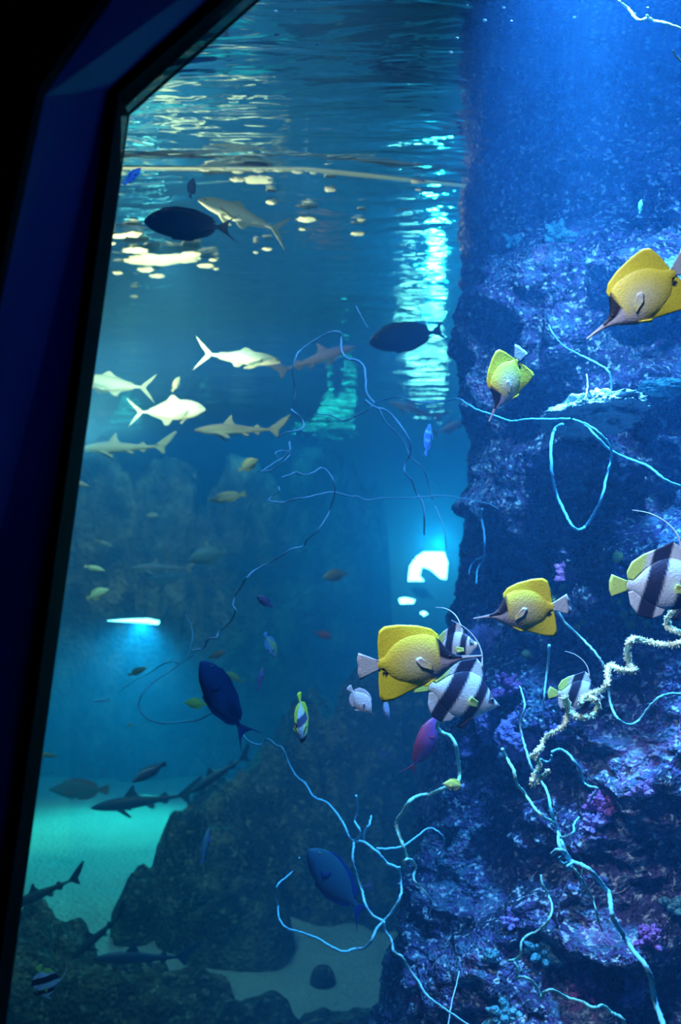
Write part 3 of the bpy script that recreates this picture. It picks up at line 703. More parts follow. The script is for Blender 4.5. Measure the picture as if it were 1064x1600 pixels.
class FishMesh:
    def __init__(s, prof, colf, nu=40, nv=22):
        s.V, s.F, s.K = [], [], []   # verts, faces, kind ('b' or fin name)
        s.colf = colf; s.prof = prof
        t, top, bot, wd = smooth_prof(prof, nu)
        for i in range(nu):
            zc = (top[i] + bot[i]) / 2; hz = max((top[i] - bot[i]) / 2, 0.002); hw = max(wd[i], 0.002)
            for j in range(nv):
                a = 6.2832 * j / nv
                ca, sa = math.cos(a), math.sin(a)
                y = hw * math.copysign(abs(sa) ** (1.35 if hw < 0.34 * hz else 0.95), sa); z = zc + hz * ca
                s.V.append((0.5 - t[i], y, z)); s.K.append('body')
        for i in range(nu - 1):
            for j in range(nv): s.F.append((i * nv + j, i * nv + (j + 1) % nv, (i + 1) * nv + (j + 1) % nv, (i + 1) * nv + j))
        s.F.append(tuple(reversed(range(nv)))); s.F.append(tuple((nu - 1) * nv + j for j in range(nv)))
    def fin(s, kind, base, tip, th=0.012, y0=0.0, spread=0.0, n=16, m=6, tht=0.002):
        """base and tip: polylines (t, z); a webbed sheet between them, thick at the base, with rays"""
        b = np.array(base, float); q = np.array(tip, float)
        def res(pl):
            d = np.r_[0, np.cumsum(np.hypot(*np.diff(pl, axis=0).T))]; u = np.linspace(0, d[-1], n)
            return np.stack([np.interp(u, d, pl[:, 0]), np.interp(u, d, pl[:, 1])], 1)
        b, q = res(b), res(q)
        for side in (1, -1):
            off = len(s.V)
            for i in range(n):
                for j in range(m):
                    f_ = j / (m - 1); c = b[i] * (1 - f_) + q[i] * f_
                    thk = (th * (1 - f_) * (min(1.0, max(0.12, (0.98 - c[0]) * 2.6)) if th > 0.05 else 1) + tht) * 0.5 * (1 + (0.25 if th < 0.05 else 0.06) * (i % 2))
                    s.V.append((0.5 - c[0], y0 + spread * f_ + side * thk, c[1])); s.K.append(kind)
            fs = grid_faces(n, m, off)
            s.F += fs if side > 0 else [tuple(reversed(x)) for x in fs]
            if side > 0: o1 = off
        ring = [i * m for i in range(n)] + [(n - 1) * m + j for j in range(1, m)] + [i * m + m - 1 for i in range(n - 2, -1, -1)] + [j for j in range(m - 2, 0, -1)]
        for k in range(len(ring)):
            a, b2 = ring[k], ring[(k + 1) % len(ring)]
            s.F.append((o1 + a, off + a, off + b2, o1 + b2))
    def rod(s, kind, pts, r0, r1):
        V, Fc = [], []; path = catmull([Vector((0.5 - a, y, z)) for a, y, z in pts], 6)
        tube(V, Fc, path, lambda t: r0 + (r1 - r0) * t, 6)
        off = len(s.V); s.V += [tuple(x) for x in V]; s.K += [kind] * len(V); s.F += [tuple(off + i for i in f_) for f_ in Fc]
    def eye(s, t, z, y, r):
        for sd in (1, -1):
            off = len(s.V); nn, mm = 8, 12
            for i in range(nn):
                th = math.pi * i / (nn - 1)
                for j in range(mm):
                    ph = 6.2832 * j / mm
                    d = (math.sin(th) * math.cos(ph) * r, math.cos(th) * r * 0.55 * sd, math.sin(th) * math.sin(ph) * r)
                    s.V.append((0.5 - t + d[0], sd * y + d[1], z + d[2])); s.K.append('pupil' if th < 0.75 else ('iris' if th < 1.3 else 'socket'))
            for i in range(nn - 1):
                for j in range(mm): s.F.append((off + i * mm + j, off + i * mm + (j + 1) % mm, off + (i + 1) * mm + (j + 1) % mm, off + (i + 1) * mm + j))
    def build(s, name, bend=0.0, S=1.0):
        V = np.array([tuple(v) for v in s.V]); cols = []
        for (x, y, z), k in zip(V, s.K):
            if k == 'pupil': cols.append((0.01, 0.01, 0.012))
            else: cols.append(s.colf(0.5 - x, z, k))
        dx = np.clip(0.15 - V[:, 0], 0, 9)
        V[:, 1] += bend * dx ** 2
        V[:, 0] += abs(bend) * dx ** 2 * 0.15
        return link(name, (V * S).tolist(), s.F, FISH, cols=cols)

def lerpc(a, b, t): t = max(0, min(1, t)); return tuple(a[i] * (1 - t) + b[i] * t for i in range(3))
def sst(a, b, x): t = max(0, min(1, (x - a) / (b - a))); return t * t * (3 - 2 * t)

def forceps(name, bend=0.0, S=1.0):
    YEL, PALE, BLK, SIL = (0.98, 0.82, 0.03), (0.86, 0.82, 0.58), (0.015, 0.015, 0.03), (0.72, 0.66, 0.75)
    def colf(t, z, k):
        if k in ('iris', 'socket'): return BLK
        if k == 'tail': return (0.62, 0.68, 0.78)
        if k == 'pec': return lerpc((0.85, 0.78, 0.30), (0.75, 0.78, 0.80), (t - 0.5) * 8)
        if k == 'anal' and (t - 0.93) ** 2 + (z + 0.09) ** 2 < 0.0006: return BLK
        if k in ('dorsal', 'anal', 'pelvic'): return YEL
        if k == 'body' and (t - 0.95) ** 2 + (z + 0.055) ** 2 < 0.0005: return BLK
        # head: black mask above, silver snout and throat below, split along the eye line
        edge = 0.415 + 0.10 * z
        line = 0.012 + 0.10 * (t - 0.25)
        head = BLK if z > line * 0.6 - 0.012 and t > 0.10 else SIL
        if t < 0.2: head = lerpc(SIL, (0.30, 0.28, 0.36), sst(0.002, 0.012, z))
        if t < edge - 0.008: return head
        thr = sst(-0.02, -0.12, z) * sst(0.62, 0.46, t)
        c = lerpc(YEL, PALE, 0.9 * math.exp(-((t - 0.60) / 0.19) ** 2 - ((z + 0.02) / 0.15) ** 2))
        c = lerpc(c, SIL, thr * 0.9)
        return lerpc(head, c, (t - edge + 0.008) / 0.016)
    prof = [(0, 0.012, -0.008, 0.006), (0.10, 0.016, -0.014, 0.010), (0.20, 0.024, -0.026, 0.014), (0.27, 0.042, -0.055, 0.022), (0.34, 0.10, -0.105, 0.038), (0.41, 0.205, -0.160, 0.050),
            (0.50, 0.255, -0.195, 0.058), (0.64, 0.265, -0.215, 0.056), (0.76, 0.235, -0.195, 0.044), (0.86, 0.165, -0.145, 0.030), (0.93, 0.075, -0.070, 0.018), (1.0, 0.040, -0.040, 0.011)]
    m_ = FishMesh(prof, colf, 64, 30)
    m_.fin('dorsal', [(0.40, 0.10), (0.52, 0.15), (0.66, 0.16), (0.80, 0.11), (0.95, 0.0)], [(0.405, 0.235), (0.47, 0.295), (0.60, 0.335), (0.78, 0.355), (0.91, 0.35), (0.965, 0.31), (0.985, 0.20), (0.985, 0.045)], 0.062, n=44, m=9)
    m_.fin('anal', [(0.55, -0.12), (0.70, -0.13), (0.84, -0.08), (0.95, -0.0)], [(0.58, -0.225), (0.72, -0.275), (0.86, -0.335), (0.97, -0.35), (1.00, -0.30), (1.0, -0.15), (0.99, -0.045)], 0.055, n=34, m=9)
    m_.fin('tail', [(0.98, 0.038), (0.98, -0.038)], [(1.17, 0.125), (1.19, 0.06), (1.18, 0.0), (1.19, -0.06), (1.17, -0.125)], 0.016, n=14)
    for sd in (1, -1):
        m_.fin('pec', [(0.49, -0.045), (0.49, -0.09)], [(0.60, 0.045), (0.645, 0.035), (0.65, 0.01), (0.60, -0.05)], 0.006, y0=sd * 0.050, spread=sd * 0.012, n=10)
        m_.fin('pelvic', [(0.46, -0.165), (0.50, -0.18)], [(0.56, -0.235), (0.585, -0.225)], 0.008, y0=sd * 0.02, spread=sd * 0.02, n=6)
    m_.eye(0.315, 0.022, 0.026, 0.019)
    return m_.build(name, bend, S)

def banner(name, bend=0.0, S=1.0):
    W, B, YG = (0.72, 0.78, 0.86), (0.02, 0.02, 0.05), (0.62, 0.85, 0.18)
    def band(u):
        # u runs from nose to tail along the slant
        if u < 0.06: return W
        e = 0.012
        k = sst(0.27 - e, 0.27 + e, u) - sst(0.42 - e, 0.42 + e, u) + sst(0.60 - e, 0.60 + e, u) - sst(0.80 - e, 0.80 + e, u)
        return lerpc(W, B, k)
    def colf(t, z, k):
        if k == 'iris': return (0.05, 0.05, 0.08)
        if k == 'tail': return YG
        if k == 'pec': return lerpc((0.7, 0.75, 0.2), YG, 0.5)
        if k == 'pelvic': return B
        if k == 'filament': return (0.85, 0.9, 0.95)
        if k == 'dorsal':
            u = t + 0.30 * z
            return lerpc(band(u), YG, sst(0.82, 0.90, u))
        if k == 'anal': return band(t + 0.30 * z)
        u = t + 0.30 * z
        c = band(u)
        if k == 'body' and t < 0.22 and z > 0.0 and 0.10 < t < 0.20: c = lerpc(c, B, 0.85)
        if k == 'body' and t < 0.05: c = (0.25, 0.28, 0.35)
        return c
    prof = [(0, 0.012, -0.012, 0.008), (0.06, 0.045, -0.045, 0.025), (0.13, 0.10, -0.095, 0.045), (0.22, 0.19, -0.17, 0.062), (0.35, 0.285, -0.245, 0.075), (0.50, 0.32, -0.275, 0.075),
            (0.66, 0.28, -0.25, 0.062), (0.80, 0.19, -0.17, 0.042), (0.91, 0.09, -0.085, 0.022), (1.0, 0.055, -0.055, 0.012)]
    m_ = FishMesh(prof, colf, 60, 32)
    m_.fin('dorsal', [(0.28, 0.22), (0.42, 0.29), (0.58, 0.29), (0.78, 0.19), (0.93, 0.06)], [(0.30, 0.27), (0.38, 0.44), (0.47, 0.50), (0.62, 0.43), (0.80, 0.36), (0.94, 0.27), (1.0, 0.15), (0.985, 0.07)], 0.02, n=36, m=8)
    m_.rod('filament', [(0.36, 0, 0.40), (0.42, 0, 0.58), (0.54, 0.01, 0.72), (0.72, 0.02, 0.82), (0.92, 0.02, 0.86)], 0.014, 0.003)
    m_.fin('anal', [(0.55, -0.25), (0.70, -0.22), (0.82, -0.15), (0.93, -0.06)], [(0.60, -0.33), (0.72, -0.38), (0.86, -0.35), (0.96, -0.22), (0.985, -0.07)], 0.018, n=26, m=8)
    m_.fin('tail', [(0.98, 0.05), (0.98, -0.05)], [(1.17, 0.13), (1.20, 0.05), (1.20, -0.05), (1.17, -0.13)], 0.014, n=14)
    for sd in (1, -1):
        m_.fin('pec', [(0.33, -0.02), (0.33, -0.09)], [(0.47, 0.02), (0.50, -0.04), (0.47, -0.10)], 0.006, y0=sd * 0.07, spread=sd * 0.05, n=8)
        m_.fin('pelvic', [(0.32, -0.22), (0.37, -0.24)], [(0.44, -0.40), (0.50, -0.38)], 0.012, y0=sd * 0.02, spread=sd * 0.02, n=8)
    m_.eye(0.145, 0.045, 0.044, 0.024)
    return m_.build(name, bend, S)

def roundfish(name, back, belly, fin, tailc=None, bars=None, deep=1.0, bend=0.0, S=1.0, forked=False):
    tailc = tailc or fin
    def colf(t, z, k):
        if k == 'iris': return (0.6, 0.5, 0.2)
        if k == 'tail': return tailc
        if k in ('dorsal', 'anal', 'pelvic', 'pec'): return fin
        c = lerpc(belly, back, 0.5 + z / (0.25 * deep))
        if bars:
            for a, b, cc in bars:
                c = lerpc(c, cc, sst(a - .01, a + .01, t - 0.2 * z) - sst(b - .01, b + .01, t - 0.2 * z))
        return c
    D = deep
    prof = [(0, 0.012, -0.012, 0.010), (0.06, 0.05 * D, -0.045 * D, 0.03), (0.15, 0.12 * D, -0.10 * D, 0.055), (0.3, 0.21 * D, -0.19 * D, 0.075), (0.48, 0.24 * D, -0.22 * D, 0.08),
            (0.66, 0.20 * D, -0.19 * D, 0.065), (0.82, 0.12 * D, -0.12 * D, 0.04), (0.93, 0.06, -0.06, 0.02), (1.0, 0.045, -0.045, 0.012)]
    m_ = FishMesh(prof, colf, 40, 22)
    m_.fin('dorsal', [(0.28, 0.18 * D), (0.5, 0.22 * D), (0.7, 0.17 * D), (0.92, 0.05)], [(0.32, 0.25 * D), (0.5, 0.30 * D), (0.72, 0.28 * D), (0.9, 0.20 * D), (0.97, 0.07)], 0.02, n=22)
    m_.fin('anal', [(0.55, -0.20 * D), (0.75, -0.14 * D), (0.92, -0.05)], [(0.60, -0.27 * D), (0.78, -0.26 * D), (0.9, -0.18 * D), (0.97, -0.07)], 0.02, n=18)
    tt = [(1.22, 0.15), (1.10, 0.05), (1.08, 0.0), (1.10, -0.05), (1.22, -0.15)] if forked else [(1.16, 0.11), (1.19, 0.04), (1.19, -0.04), (1.16, -0.11)]
    m_.fin('tail', [(0.98, 0.04), (0.98, -0.04)], tt, 0.014, n=14)
    for sd in (1, -1):
        m_.fin('pec', [(0.32, -0.01), (0.32, -0.07)], [(0.46, 0.03), (0.48, -0.05), (0.44, -0.10)], 0.006, y0=sd * 0.07, spread=sd * 0.06, n=8)
        m_.fin('pelvic', [(0.34, -0.18 * D), (0.40, -0.20 * D)], [(0.46, -0.28 * D), (0.50, -0.26 * D)], 0.01, y0=sd * 0.02, spread=sd * 0.02, n=6)
    m_.eye(0.11, 0.03 * D, 0.038, 0.022)
    return m_.build(name, bend, S)

def jack(name, back, belly, fin, deep=1.0, bend=0.0, S=1.0, slim=False):
    def colf(t, z, k):
        if k == 'iris': return (0.7, 0.7, 0.5)
        if k not in ('body', 'socket'): return fin
        return lerpc(belly, back, sst(-0.03, 0.09, z))
    D = deep
    prof = [(0, 0.02, -0.015, 0.012), (0.05, 0.07 * D, -0.045 * D, 0.03), (0.14, 0.125 * D, -0.09 * D, 0.05), (0.3, 0.165 * D, -0.13 * D, 0.07), (0.46, 0.165 * D, -0.14 * D, 0.072),
            (0.64, 0.12 * D, -0.11 * D, 0.055), (0.8, 0.062 * D, -0.06 * D, 0.032), (0.92, 0.024, -0.024, 0.014), (1.0, 0.018, -0.018, 0.01)]
    m_ = FishMesh(prof, colf, 44, 24)
    m_.fin('dorsal', [(0.38, 0.16 * D), (0.5, 0.15 * D), (0.7, 0.09 * D), (0.88, 0.03)], [(0.48, 0.24 * D), (0.53, 0.25 * D), (0.60, 0.17 * D), (0.75, 0.10 * D), (0.9, 0.045)], 0.014, n=22)
    m_.fin('anal', [(0.52, -0.13 * D), (0.7, -0.09 * D), (0.88, -0.03)], [(0.60, -0.22 * D), (0.66, -0.22 * D), (0.70, -0.13 * D), (0.9, -0.045)], 0.014, n=18)
    m_.fin('tail', [(0.99, 0.018), (0.99, -0.018)], [(1.24, 0.24), (1.15, 0.10), (1.07, 0.0), (1.15, -0.10), (1.24, -0.24)], 0.014, n=18)
    for sd in (1, -1):
        m_.fin('pec', [(0.28, 0.0), (0.28, -0.05)], [(0.50, -0.10), (0.52, -0.12), (0.42, -0.12), (0.36, -0.09)], 0.008, y0=sd * 0.065, spread=sd * 0.07, n=10)
        m_.fin('pelvic', [(0.30, -0.12 * D), (0.34, -0.125 * D)], [(0.39, -0.20 * D), (0.42, -0.19 * D)], 0.01, y0=sd * 0.02, spread=sd * 0.02, n=6)
    m_.eye(0.085, 0.03 * D, 0.04, 0.017)
    return m_.build(name, bend, S)

def shark(name, back, belly, bend=0.0, S=1.0, tip=None):
    def colf(t, z, k):
        if k == 'iris': return (0.4, 0.4, 0.3)
        if k == 'dorsal' and tip and z > 0.145: return tip
        if k == 'tail' and tip and z > 0.15: return tip
        if k not in ('body',): return lerpc(belly, back, 0.8)
        return lerpc(belly, back, sst(-0.03, 0.0, z))
    prof = [(0, 0.008, -0.006, 0.012), (0.04, 0.026, -0.020, 0.032), (0.12, 0.050, -0.042, 0.052), (0.25, 0.074, -0.060, 0.064), (0.38, 0.082, -0.066, 0.066), (0.52, 0.070, -0.058, 0.056),
            (0.68, 0.045, -0.040, 0.036), (0.82, 0.028, -0.025, 0.022), (0.93, 0.020, -0.016, 0.012), (1.0, 0.016, -0.012, 0.007)]
    m_ = FishMesh(prof, colf, 48, 24)
    m_.fin('dorsal', [(0.36, 0.076), (0.48, 0.070)], [(0.455, 0.185), (0.485, 0.190), (0.475, 0.14), (0.515, 0.068)], 0.016, n=14)
    m_.fin('dorsal', [(0.74, 0.034), (0.80, 0.026)], [(0.79, 0.068), (0.81, 0.066), (0.84, 0.026)], 0.01, n=8)
    m_.fin('anal', [(0.74, -0.032), (0.80, -0.024)], [(0.79, -0.065), (0.81, -0.062), (0.84, -0.024)], 0.01, n=8)
    m_.fin('tail', [(0.93, 0.015), (0.99, 0.0), (0.95, -0.012)], [(1.10, 0.13), (1.22, 0.20), (1.23, 0.18), (1.14, 0.06), (1.06, -0.01), (1.07, -0.09), (1.04, -0.10), (0.97, -0.02)], 0.014, n=20)
    for sd in (1, -1):
        m_.fin('pec', [(0.25, -0.035), (0.34, -0.04)], [(0.40, -0.12), (0.43, -0.125), (0.39, -0.07)], 0.016, y0=sd * 0.05, spread=sd * 0.13, n=10)
        m_.fin('pelvic', [(0.58, -0.045), (0.64, -0.04)], [(0.65, -0.085), (0.69, -0.07)], 0.01, y0=sd * 0.02, spread=sd * 0.04, n=6)
    m_.eye(0.07, 0.012, 0.038, 0.007)
    return m_.build(name, bend, S)

def surgeon(name, back, belly, fin, bend=0.0, S=1.0, stream=True):
    def colf(t, z, k):
        if k == 'iris': return (0.5, 0.5, 0.3)
        if k not in ('body', 'socket'): return fin
        return lerpc(belly, back, 0.5 + z * 3)
    prof = [(0, 0.015, -0.03, 0.012), (0.05, 0.07, -0.075, 0.03), (0.14, 0.14, -0.13, 0.055), (0.3, 0.19, -0.18, 0.072), (0.5, 0.195, -0.19, 0.072),
            (0.7, 0.14, -0.14, 0.052), (0.86, 0.06, -0.065, 0.026), (0.95, 0.028, -0.03, 0.014), (1.0, 0.03, -0.03, 0.01)]
    m_ = FishMesh(prof, colf, 44, 24)
    m_.fin('dorsal', [(0.2, 0.15), (0.4, 0.185), (0.62, 0.16), (0.9, 0.045)], [(0.24, 0.20), (0.42, 0.235), (0.66, 0.215), (0.88, 0.13), (0.94, 0.05)], 0.016, n=24)
    m_.fin('anal', [(0.35, -0.17), (0.6, -0.16), (0.9, -0.05)], [(0.38, -0.22), (0.62, -0.22), (0.86, -0.13), (0.94, -0.05)], 0.016, n=20)
    m_.fin('tail', [(0.98, 0.03), (0.98, -0.03)], [(1.26, 0.20), (1.12, 0.09), (1.09, 0.0), (1.12, -0.09), (1.26, -0.20)], 0.014, n=18)
    for sd in (1, -1):
        m_.fin('pec', [(0.25, 0.0), (0.25, -0.06)], [(0.40, 0.02), (0.42, -0.05), (0.36, -0.10)], 0.006, y0=sd * 0.056, spread=sd * 0.02, n=8)
    m_.eye(0.12, 0.06, 0.045, 0.018)
    return m_.build(name, bend, S)

def pose(o, px, py, Y, face='R', pitch=0, yaw=0, roll=0):
    c = P(px, py, Y)
    M = Matrix.Rotation(math.radians((180 if face == 'L' else 0) + yaw), 4, 'Z') @ Matrix.Rotation(-math.radians(pitch), 4, 'Y') @ Matrix.Rotation(math.radians(roll), 4, 'X')
    o.matrix_world = Matrix.Translation(c) @ M @ Matrix.Translation(Vector((0.09 * 0, 0, 0)))
    return o
def size(lpx, Y, tail=1.2): return lpx * Y / F_PX / tail

FCOUNT = 0
def put(maker, nm, cat, label, px, py, Y, lpx, face='R', pitch=0, yaw=0, roll=0, group=None, tail=1.2, **kw):
    o = maker(nm, S=size(lpx, Y, tail), **kw); pose(o, px, py, Y, face, pitch, yaw, roll)
    return tag(o, label, cat, group)

# yellow longnose butterflyfish
G1 = 'yellow longnose butterflyfish in front of the reef'
def fc(*a, **k): return put(forceps, 'longnose_butterflyfish', 'fish', *a, group=G1, **k)
fc('largest yellow longnose butterflyfish, nose pointing down left, at the right edge', 985, 478, 1.95, 205, 'L', -37, -8, bend=0.10)
fc('yellow longnose butterflyfish hanging nose down above the horizontal whip', 786, 610, 2.25, 140, 'L', -62, 28, bend=0.0)
fc('yellow longnose butterflyfish facing left beside the reef, just above the other yellow one', 802, 957, 2.1, 160, 'L', -8, 14, bend=0.15)
fc('square bright yellow longnose butterflyfish facing right, its tail over the dark water', 672, 1032, 2.1, 200, 'R', 4, 8, bend=0.0)
# bannerfish
G2 = 'black and white bannerfish'
def bf(*a, **k): return put(banner, 'bannerfish', 'fish', *a, group=G2, **k)
bf('large striped bannerfish cut by the right edge, green yellow tail to the left', 1048, 915, 2.15, 165, 'R', 0, 0)
bf('small striped bannerfish caught in the coil of the cream whip', 908, 1087, 2.45, 92, 'R', -6, 8)
bf('striped bannerfish diving down right behind the square yellow fish', 726, 1088, 2.35, 150, 'R', -16, 20)
bf('bannerfish mostly hidden behind the head of the square yellow fish', 716, 1012, 2.5, 95, 'R', 10, -40)
bf('tiny dim bannerfish over the dark rock in the lower left corner', 71, 1540, 3.6, 60, 'R', -70, 40)
# small fish of the reef tank
def rf(label, px, py, Y, lpx, face, pitch, yaw, back, belly, fin, nm='butterflyfish', **k): return put(roundfish, nm, 'fish', label, px, py, Y, lpx, face, pitch, yaw, back=back, belly=belly, fin=fin, **k)
rf('small yellow fish nosing the bend of the green turquoise whip', 706, 1226, 2.65, 38, 'L', 8, 20, (0.8, 0.75, 0.1), (0.85, 0.8, 0.35), (0.9, 0.8, 0.1), tailc=(0.3, 0.5, 0.8))
rf('yellow edged black and white fish seen nearly end on', 471, 1130, 2.5, 86, 'R', -80, 66, (0.85, 0.8, 0.05), (0.75, 0.75, 0.85), (0.9, 0.85, 0.05), bars=[(0.1, 0.22, (0.02, 0.02, 0.05)), (0.5, 0.7, (0.1, 0.1, 0.2))], deep=1.2)
rf('round pinkish white fish left of the square yellow fish', 565, 1097, 2.6, 58, 'R', -48, 20, (0.90, 0.55, 0.52), (0.95, 0.78, 0.75), (0.8, 0.5, 0.5), deep=1.25)
rf('little purple grey fish turned edge on beside the pinkish white fish', 604, 1110, 2.7, 42, 'R', -65, 62, (0.35, 0.30, 0.40), (0.5, 0.4, 0.6), (0.4, 0.4, 0.3))
rf('small brownish violet fish above the blue and yellow fish', 411, 938, 3.2, 32, 'L', 35, 20, (0.30, 0.18, 0.30), (0.35, 0.25, 0.40), (0.2, 0.15, 0.35), nm='damselfish')
rf('blue white fish with a yellow back below the brownish violet one', 424, 1012, 3.3, 48, 'R', -60, 45, (0.6, 0.75, 0.15), (0.5, 0.7, 0.95), (0.3, 0.6, 0.95))
rf('thin violet fish upright under the blue white fish', 407, 1058, 3.2, 38, 'R', 70, 55, (0.35, 0.22, 0.45), (0.55, 0.4, 0.6), (0.4, 0.25, 0.5), nm='wrasse', deep=0.7)
rf('small blue striped fish in front of the rippled cyan reflections', 669, 683, 3.0, 56, 'R', 72, 58, (0.15, 0.3, 0.7), (0.3, 0.5, 0.9), (0.3, 0.4, 0.8), bars=[(0.3, 0.4, (0.5, 0.7, 1)), (0.6, 0.7, (0.5, 0.7, 1))], nm='striped_fish')
rf('small turquoise fish high over the reef at right', 1001, 321, 2.7, 26, 'R', 75, 40, (0.3, 0.7, 0.7), (0.3, 0.8, 0.8), (0.3, 0.7, 0.8), nm='damselfish')
rf('small blue fish near the window frame at upper left', 209, 273, 3.6, 42, 'R', 48, 20, (0.05, 0.15, 0.5), (0.1, 0.25, 0.7), (0.05, 0.2, 0.6), nm='damselfish', deep=0.7)
rf('small brown fish in front of the large dark oval fish', 300, 291, 3.8, 34, 'R', 80, 35, (0.30, 0.18, 0.12), (0.35, 0.22, 0.16), (0.2, 0.15, 0.15), nm='damselfish')
rf('slim blue and white fish upright beside the jutting boulder', 322, 1316, 4.2, 54, 'R', 75, 50, (0.3, 0.6, 0.6), (0.3, 0.5, 0.9), (0.2, 0.4, 0.8), nm='wrasse', deep=0.6)
rf('bright yellow green fish left of the big blue fish', 303, 1099, 4.6, 36, 'L', 5, 10, (0.75, 0.95, 0.15), (0.7, 0.9, 0.25), (0.7, 0.9, 0.2))
rf('small orange fish above the big blue fish', 342, 1022, 4.8, 28, 'R', 20, 10, (0.7, 0.35, 0.2), (0.65, 0.4, 0.3), (0.5, 0.3, 0.2), nm='anthias', deep=0.8)
rf('small yellow green fish right behind the big blue fish', 362, 1056, 4.9, 32, 'L', 28, 0, (0.6, 0.75, 0.25), (0.6, 0.7, 0.4), (0.6, 0.7, 0.3), nm='anthias', deep=0.8)
rf('tiny pale fish between the yellow green fish and the big blue fish', 316, 1062, 4.9, 20, 'L', 60, 20, (0.5, 0.6, 0.4), (0.5, 0.6, 0.4), (0.4, 0.5, 0.3), nm='anthias')
rf('small green orange fish under the slit of light', 217, 1048, 4.9, 30, 'R', 22, 10, (0.35, 0.7, 0.35), (0.6, 0.45, 0.3), (0.5, 0.45, 0.3), nm='anthias', deep=0.8)
put(surgeon, 'anthias', 'fish', 'red and violet fish arched upright between the whips', 666, 1160, 2.75, 98, 'R', 68, 25, back=(0.40, 0.04, 0.10), belly=(0.14, 0.08, 0.42), fin=(0.5, 0.05, 0.10), bend=0.35)
put(surgeon, 'surgeonfish', 'fish', 'big blurred blue fish crossed by the faint long whip', 343, 1085, 3.4, 150, 'L', 58, 40, back=(0.01, 0.05, 0.18), belly=(0.02, 0.08, 0.26), fin=(0.01, 0.05, 0.2), bend=0.2)
put(surgeon, 'surgeonfish', 'fish', 'teal blue oval surgeonfish inside the wide whip loop', 520, 1372, 3.3, 150, 'L', 50, 25, back=(0.03, 0.12, 0.16), belly=(0.03, 0.10, 0.2), fin=(0.01, 0.03, 0.2))

# shark tank, far side of the divider
W1, W2 = (0.75, 0.78, 0.68), (0.82, 0.85, 0.78)
def jf(label, px, py, Y, lpx, face, pitch, yaw, back=W1, belly=W2, fin=(0.55, 0.60, 0.50), nm='jack', **k): return put(jack, nm, 'fish', label, px, py, Y, lpx, face, pitch, yaw, back=back, belly=belly, fin=fin, **k)
jf('slender white fish with a crescent tail, swimming right', 385, 560, 6.2, 132, 'R', -4, 12, deep=0.62)
jf('deep-bodied white trevally facing right above the long shark', 272, 642, 6.6, 118, 'R', 4, 12, deep=1.05)
jf('white fish at the frame with its tail pointing right', 168, 600, 6.8, 124, 'L', 4, 10, deep=0.8)
jf('pale forked-tail fish at the right, partly behind the reef', 705, 668, 7.5, 60, 'R', 20, 20, deep=0.9)
jf('large pale fish tilted behind the dark oval fish', 368, 334, 5.38, 150, 'L', 14, 20, deep=0.7)
put(surgeon, 'surgeonfish', 'fish', 'large dark oval fish near the surface at upper left', 285, 350, 4.7, 150, 'L', 2, 10, back=(0.03, 0.04, 0.06), belly=(0.05, 0.06, 0.08), fin=(0.04, 0.05, 0.06), tail=1.25)
put(surgeon, 'surgeonfish', 'fish', 'large dark blue oval fish in front of the cyan ripples', 628, 527, 5.6, 135, 'L', -12, 10, back=(0.03, 0.05, 0.10), belly=(0.03, 0.08, 0.22), fin=(0.03, 0.04, 0.08), tail=1.25)
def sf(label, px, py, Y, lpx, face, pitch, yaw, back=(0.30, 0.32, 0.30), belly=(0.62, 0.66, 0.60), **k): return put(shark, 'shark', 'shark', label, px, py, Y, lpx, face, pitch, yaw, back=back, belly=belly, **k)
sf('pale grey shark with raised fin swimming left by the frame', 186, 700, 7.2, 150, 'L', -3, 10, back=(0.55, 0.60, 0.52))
sf('long grey brown shark swimming left under the white trevally', 366, 672, 7.0, 150, 'L', -2, 12, back=(0.34, 0.30, 0.26))
sf('grey shark swimming left in the middle dark water', 248, 888, 9.0, 106, 'L', 0, 12, back=(0.45, 0.48, 0.40))
sf('dim second shark directly below the grey middle shark', 262, 903, 10.5, 80, 'L', -4, 20, back=(0.20, 0.30, 0.30), belly=(0.3, 0.45, 0.45))
sf('shark nose and flank poking out from behind the frame', 100, 750, 7.2, 95, 'R', -14, 12, back=(0.5, 0.5, 0.42))
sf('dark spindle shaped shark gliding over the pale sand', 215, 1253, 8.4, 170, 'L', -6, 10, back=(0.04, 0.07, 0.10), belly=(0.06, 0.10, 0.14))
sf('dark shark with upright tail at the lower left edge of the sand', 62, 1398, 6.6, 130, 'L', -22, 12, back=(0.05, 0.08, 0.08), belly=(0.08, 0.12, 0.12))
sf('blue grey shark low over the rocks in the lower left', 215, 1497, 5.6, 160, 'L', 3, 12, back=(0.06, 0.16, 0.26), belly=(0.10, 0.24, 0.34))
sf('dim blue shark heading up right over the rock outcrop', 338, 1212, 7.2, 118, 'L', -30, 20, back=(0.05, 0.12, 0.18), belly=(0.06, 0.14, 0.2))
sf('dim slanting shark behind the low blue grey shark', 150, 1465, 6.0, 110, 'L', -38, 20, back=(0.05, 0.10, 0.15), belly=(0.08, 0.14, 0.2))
sf('brownish shark shape passing under the cyan ripples', 645, 640, 8.0, 100, 'L', 14, 15, back=(0.30, 0.32, 0.28), belly=(0.4, 0.45, 0.4))
sf('red brown shark shape behind the high arching whip', 500, 560, 7.5, 150, 'R', 20, 15, back=(0.22, 0.14, 0.16), belly=(0.2, 0.2, 0.3))
PB = (0.60, 0.66, 0.45)
def pf(label, px, py, Y, l, face, pitch, yaw=15, back=PB, belly=(0.65, 0.72, 0.55), fin=(0.6, 0.6, 0.35), nm='snapper', **k): return put(roundfish, nm, 'fish', label, px, py, Y, l, face, pitch, yaw, back=back, belly=belly, fin=fin, **k)
pf('round pale fish where the wispy whip ends', 391, 725, 6.4, 38, 'R', 30, 25, deep=1.1)
pf('small white fish between the two white swimmers', 276, 598, 6.6, 30, 'R', 60, 45, deep=0.8)
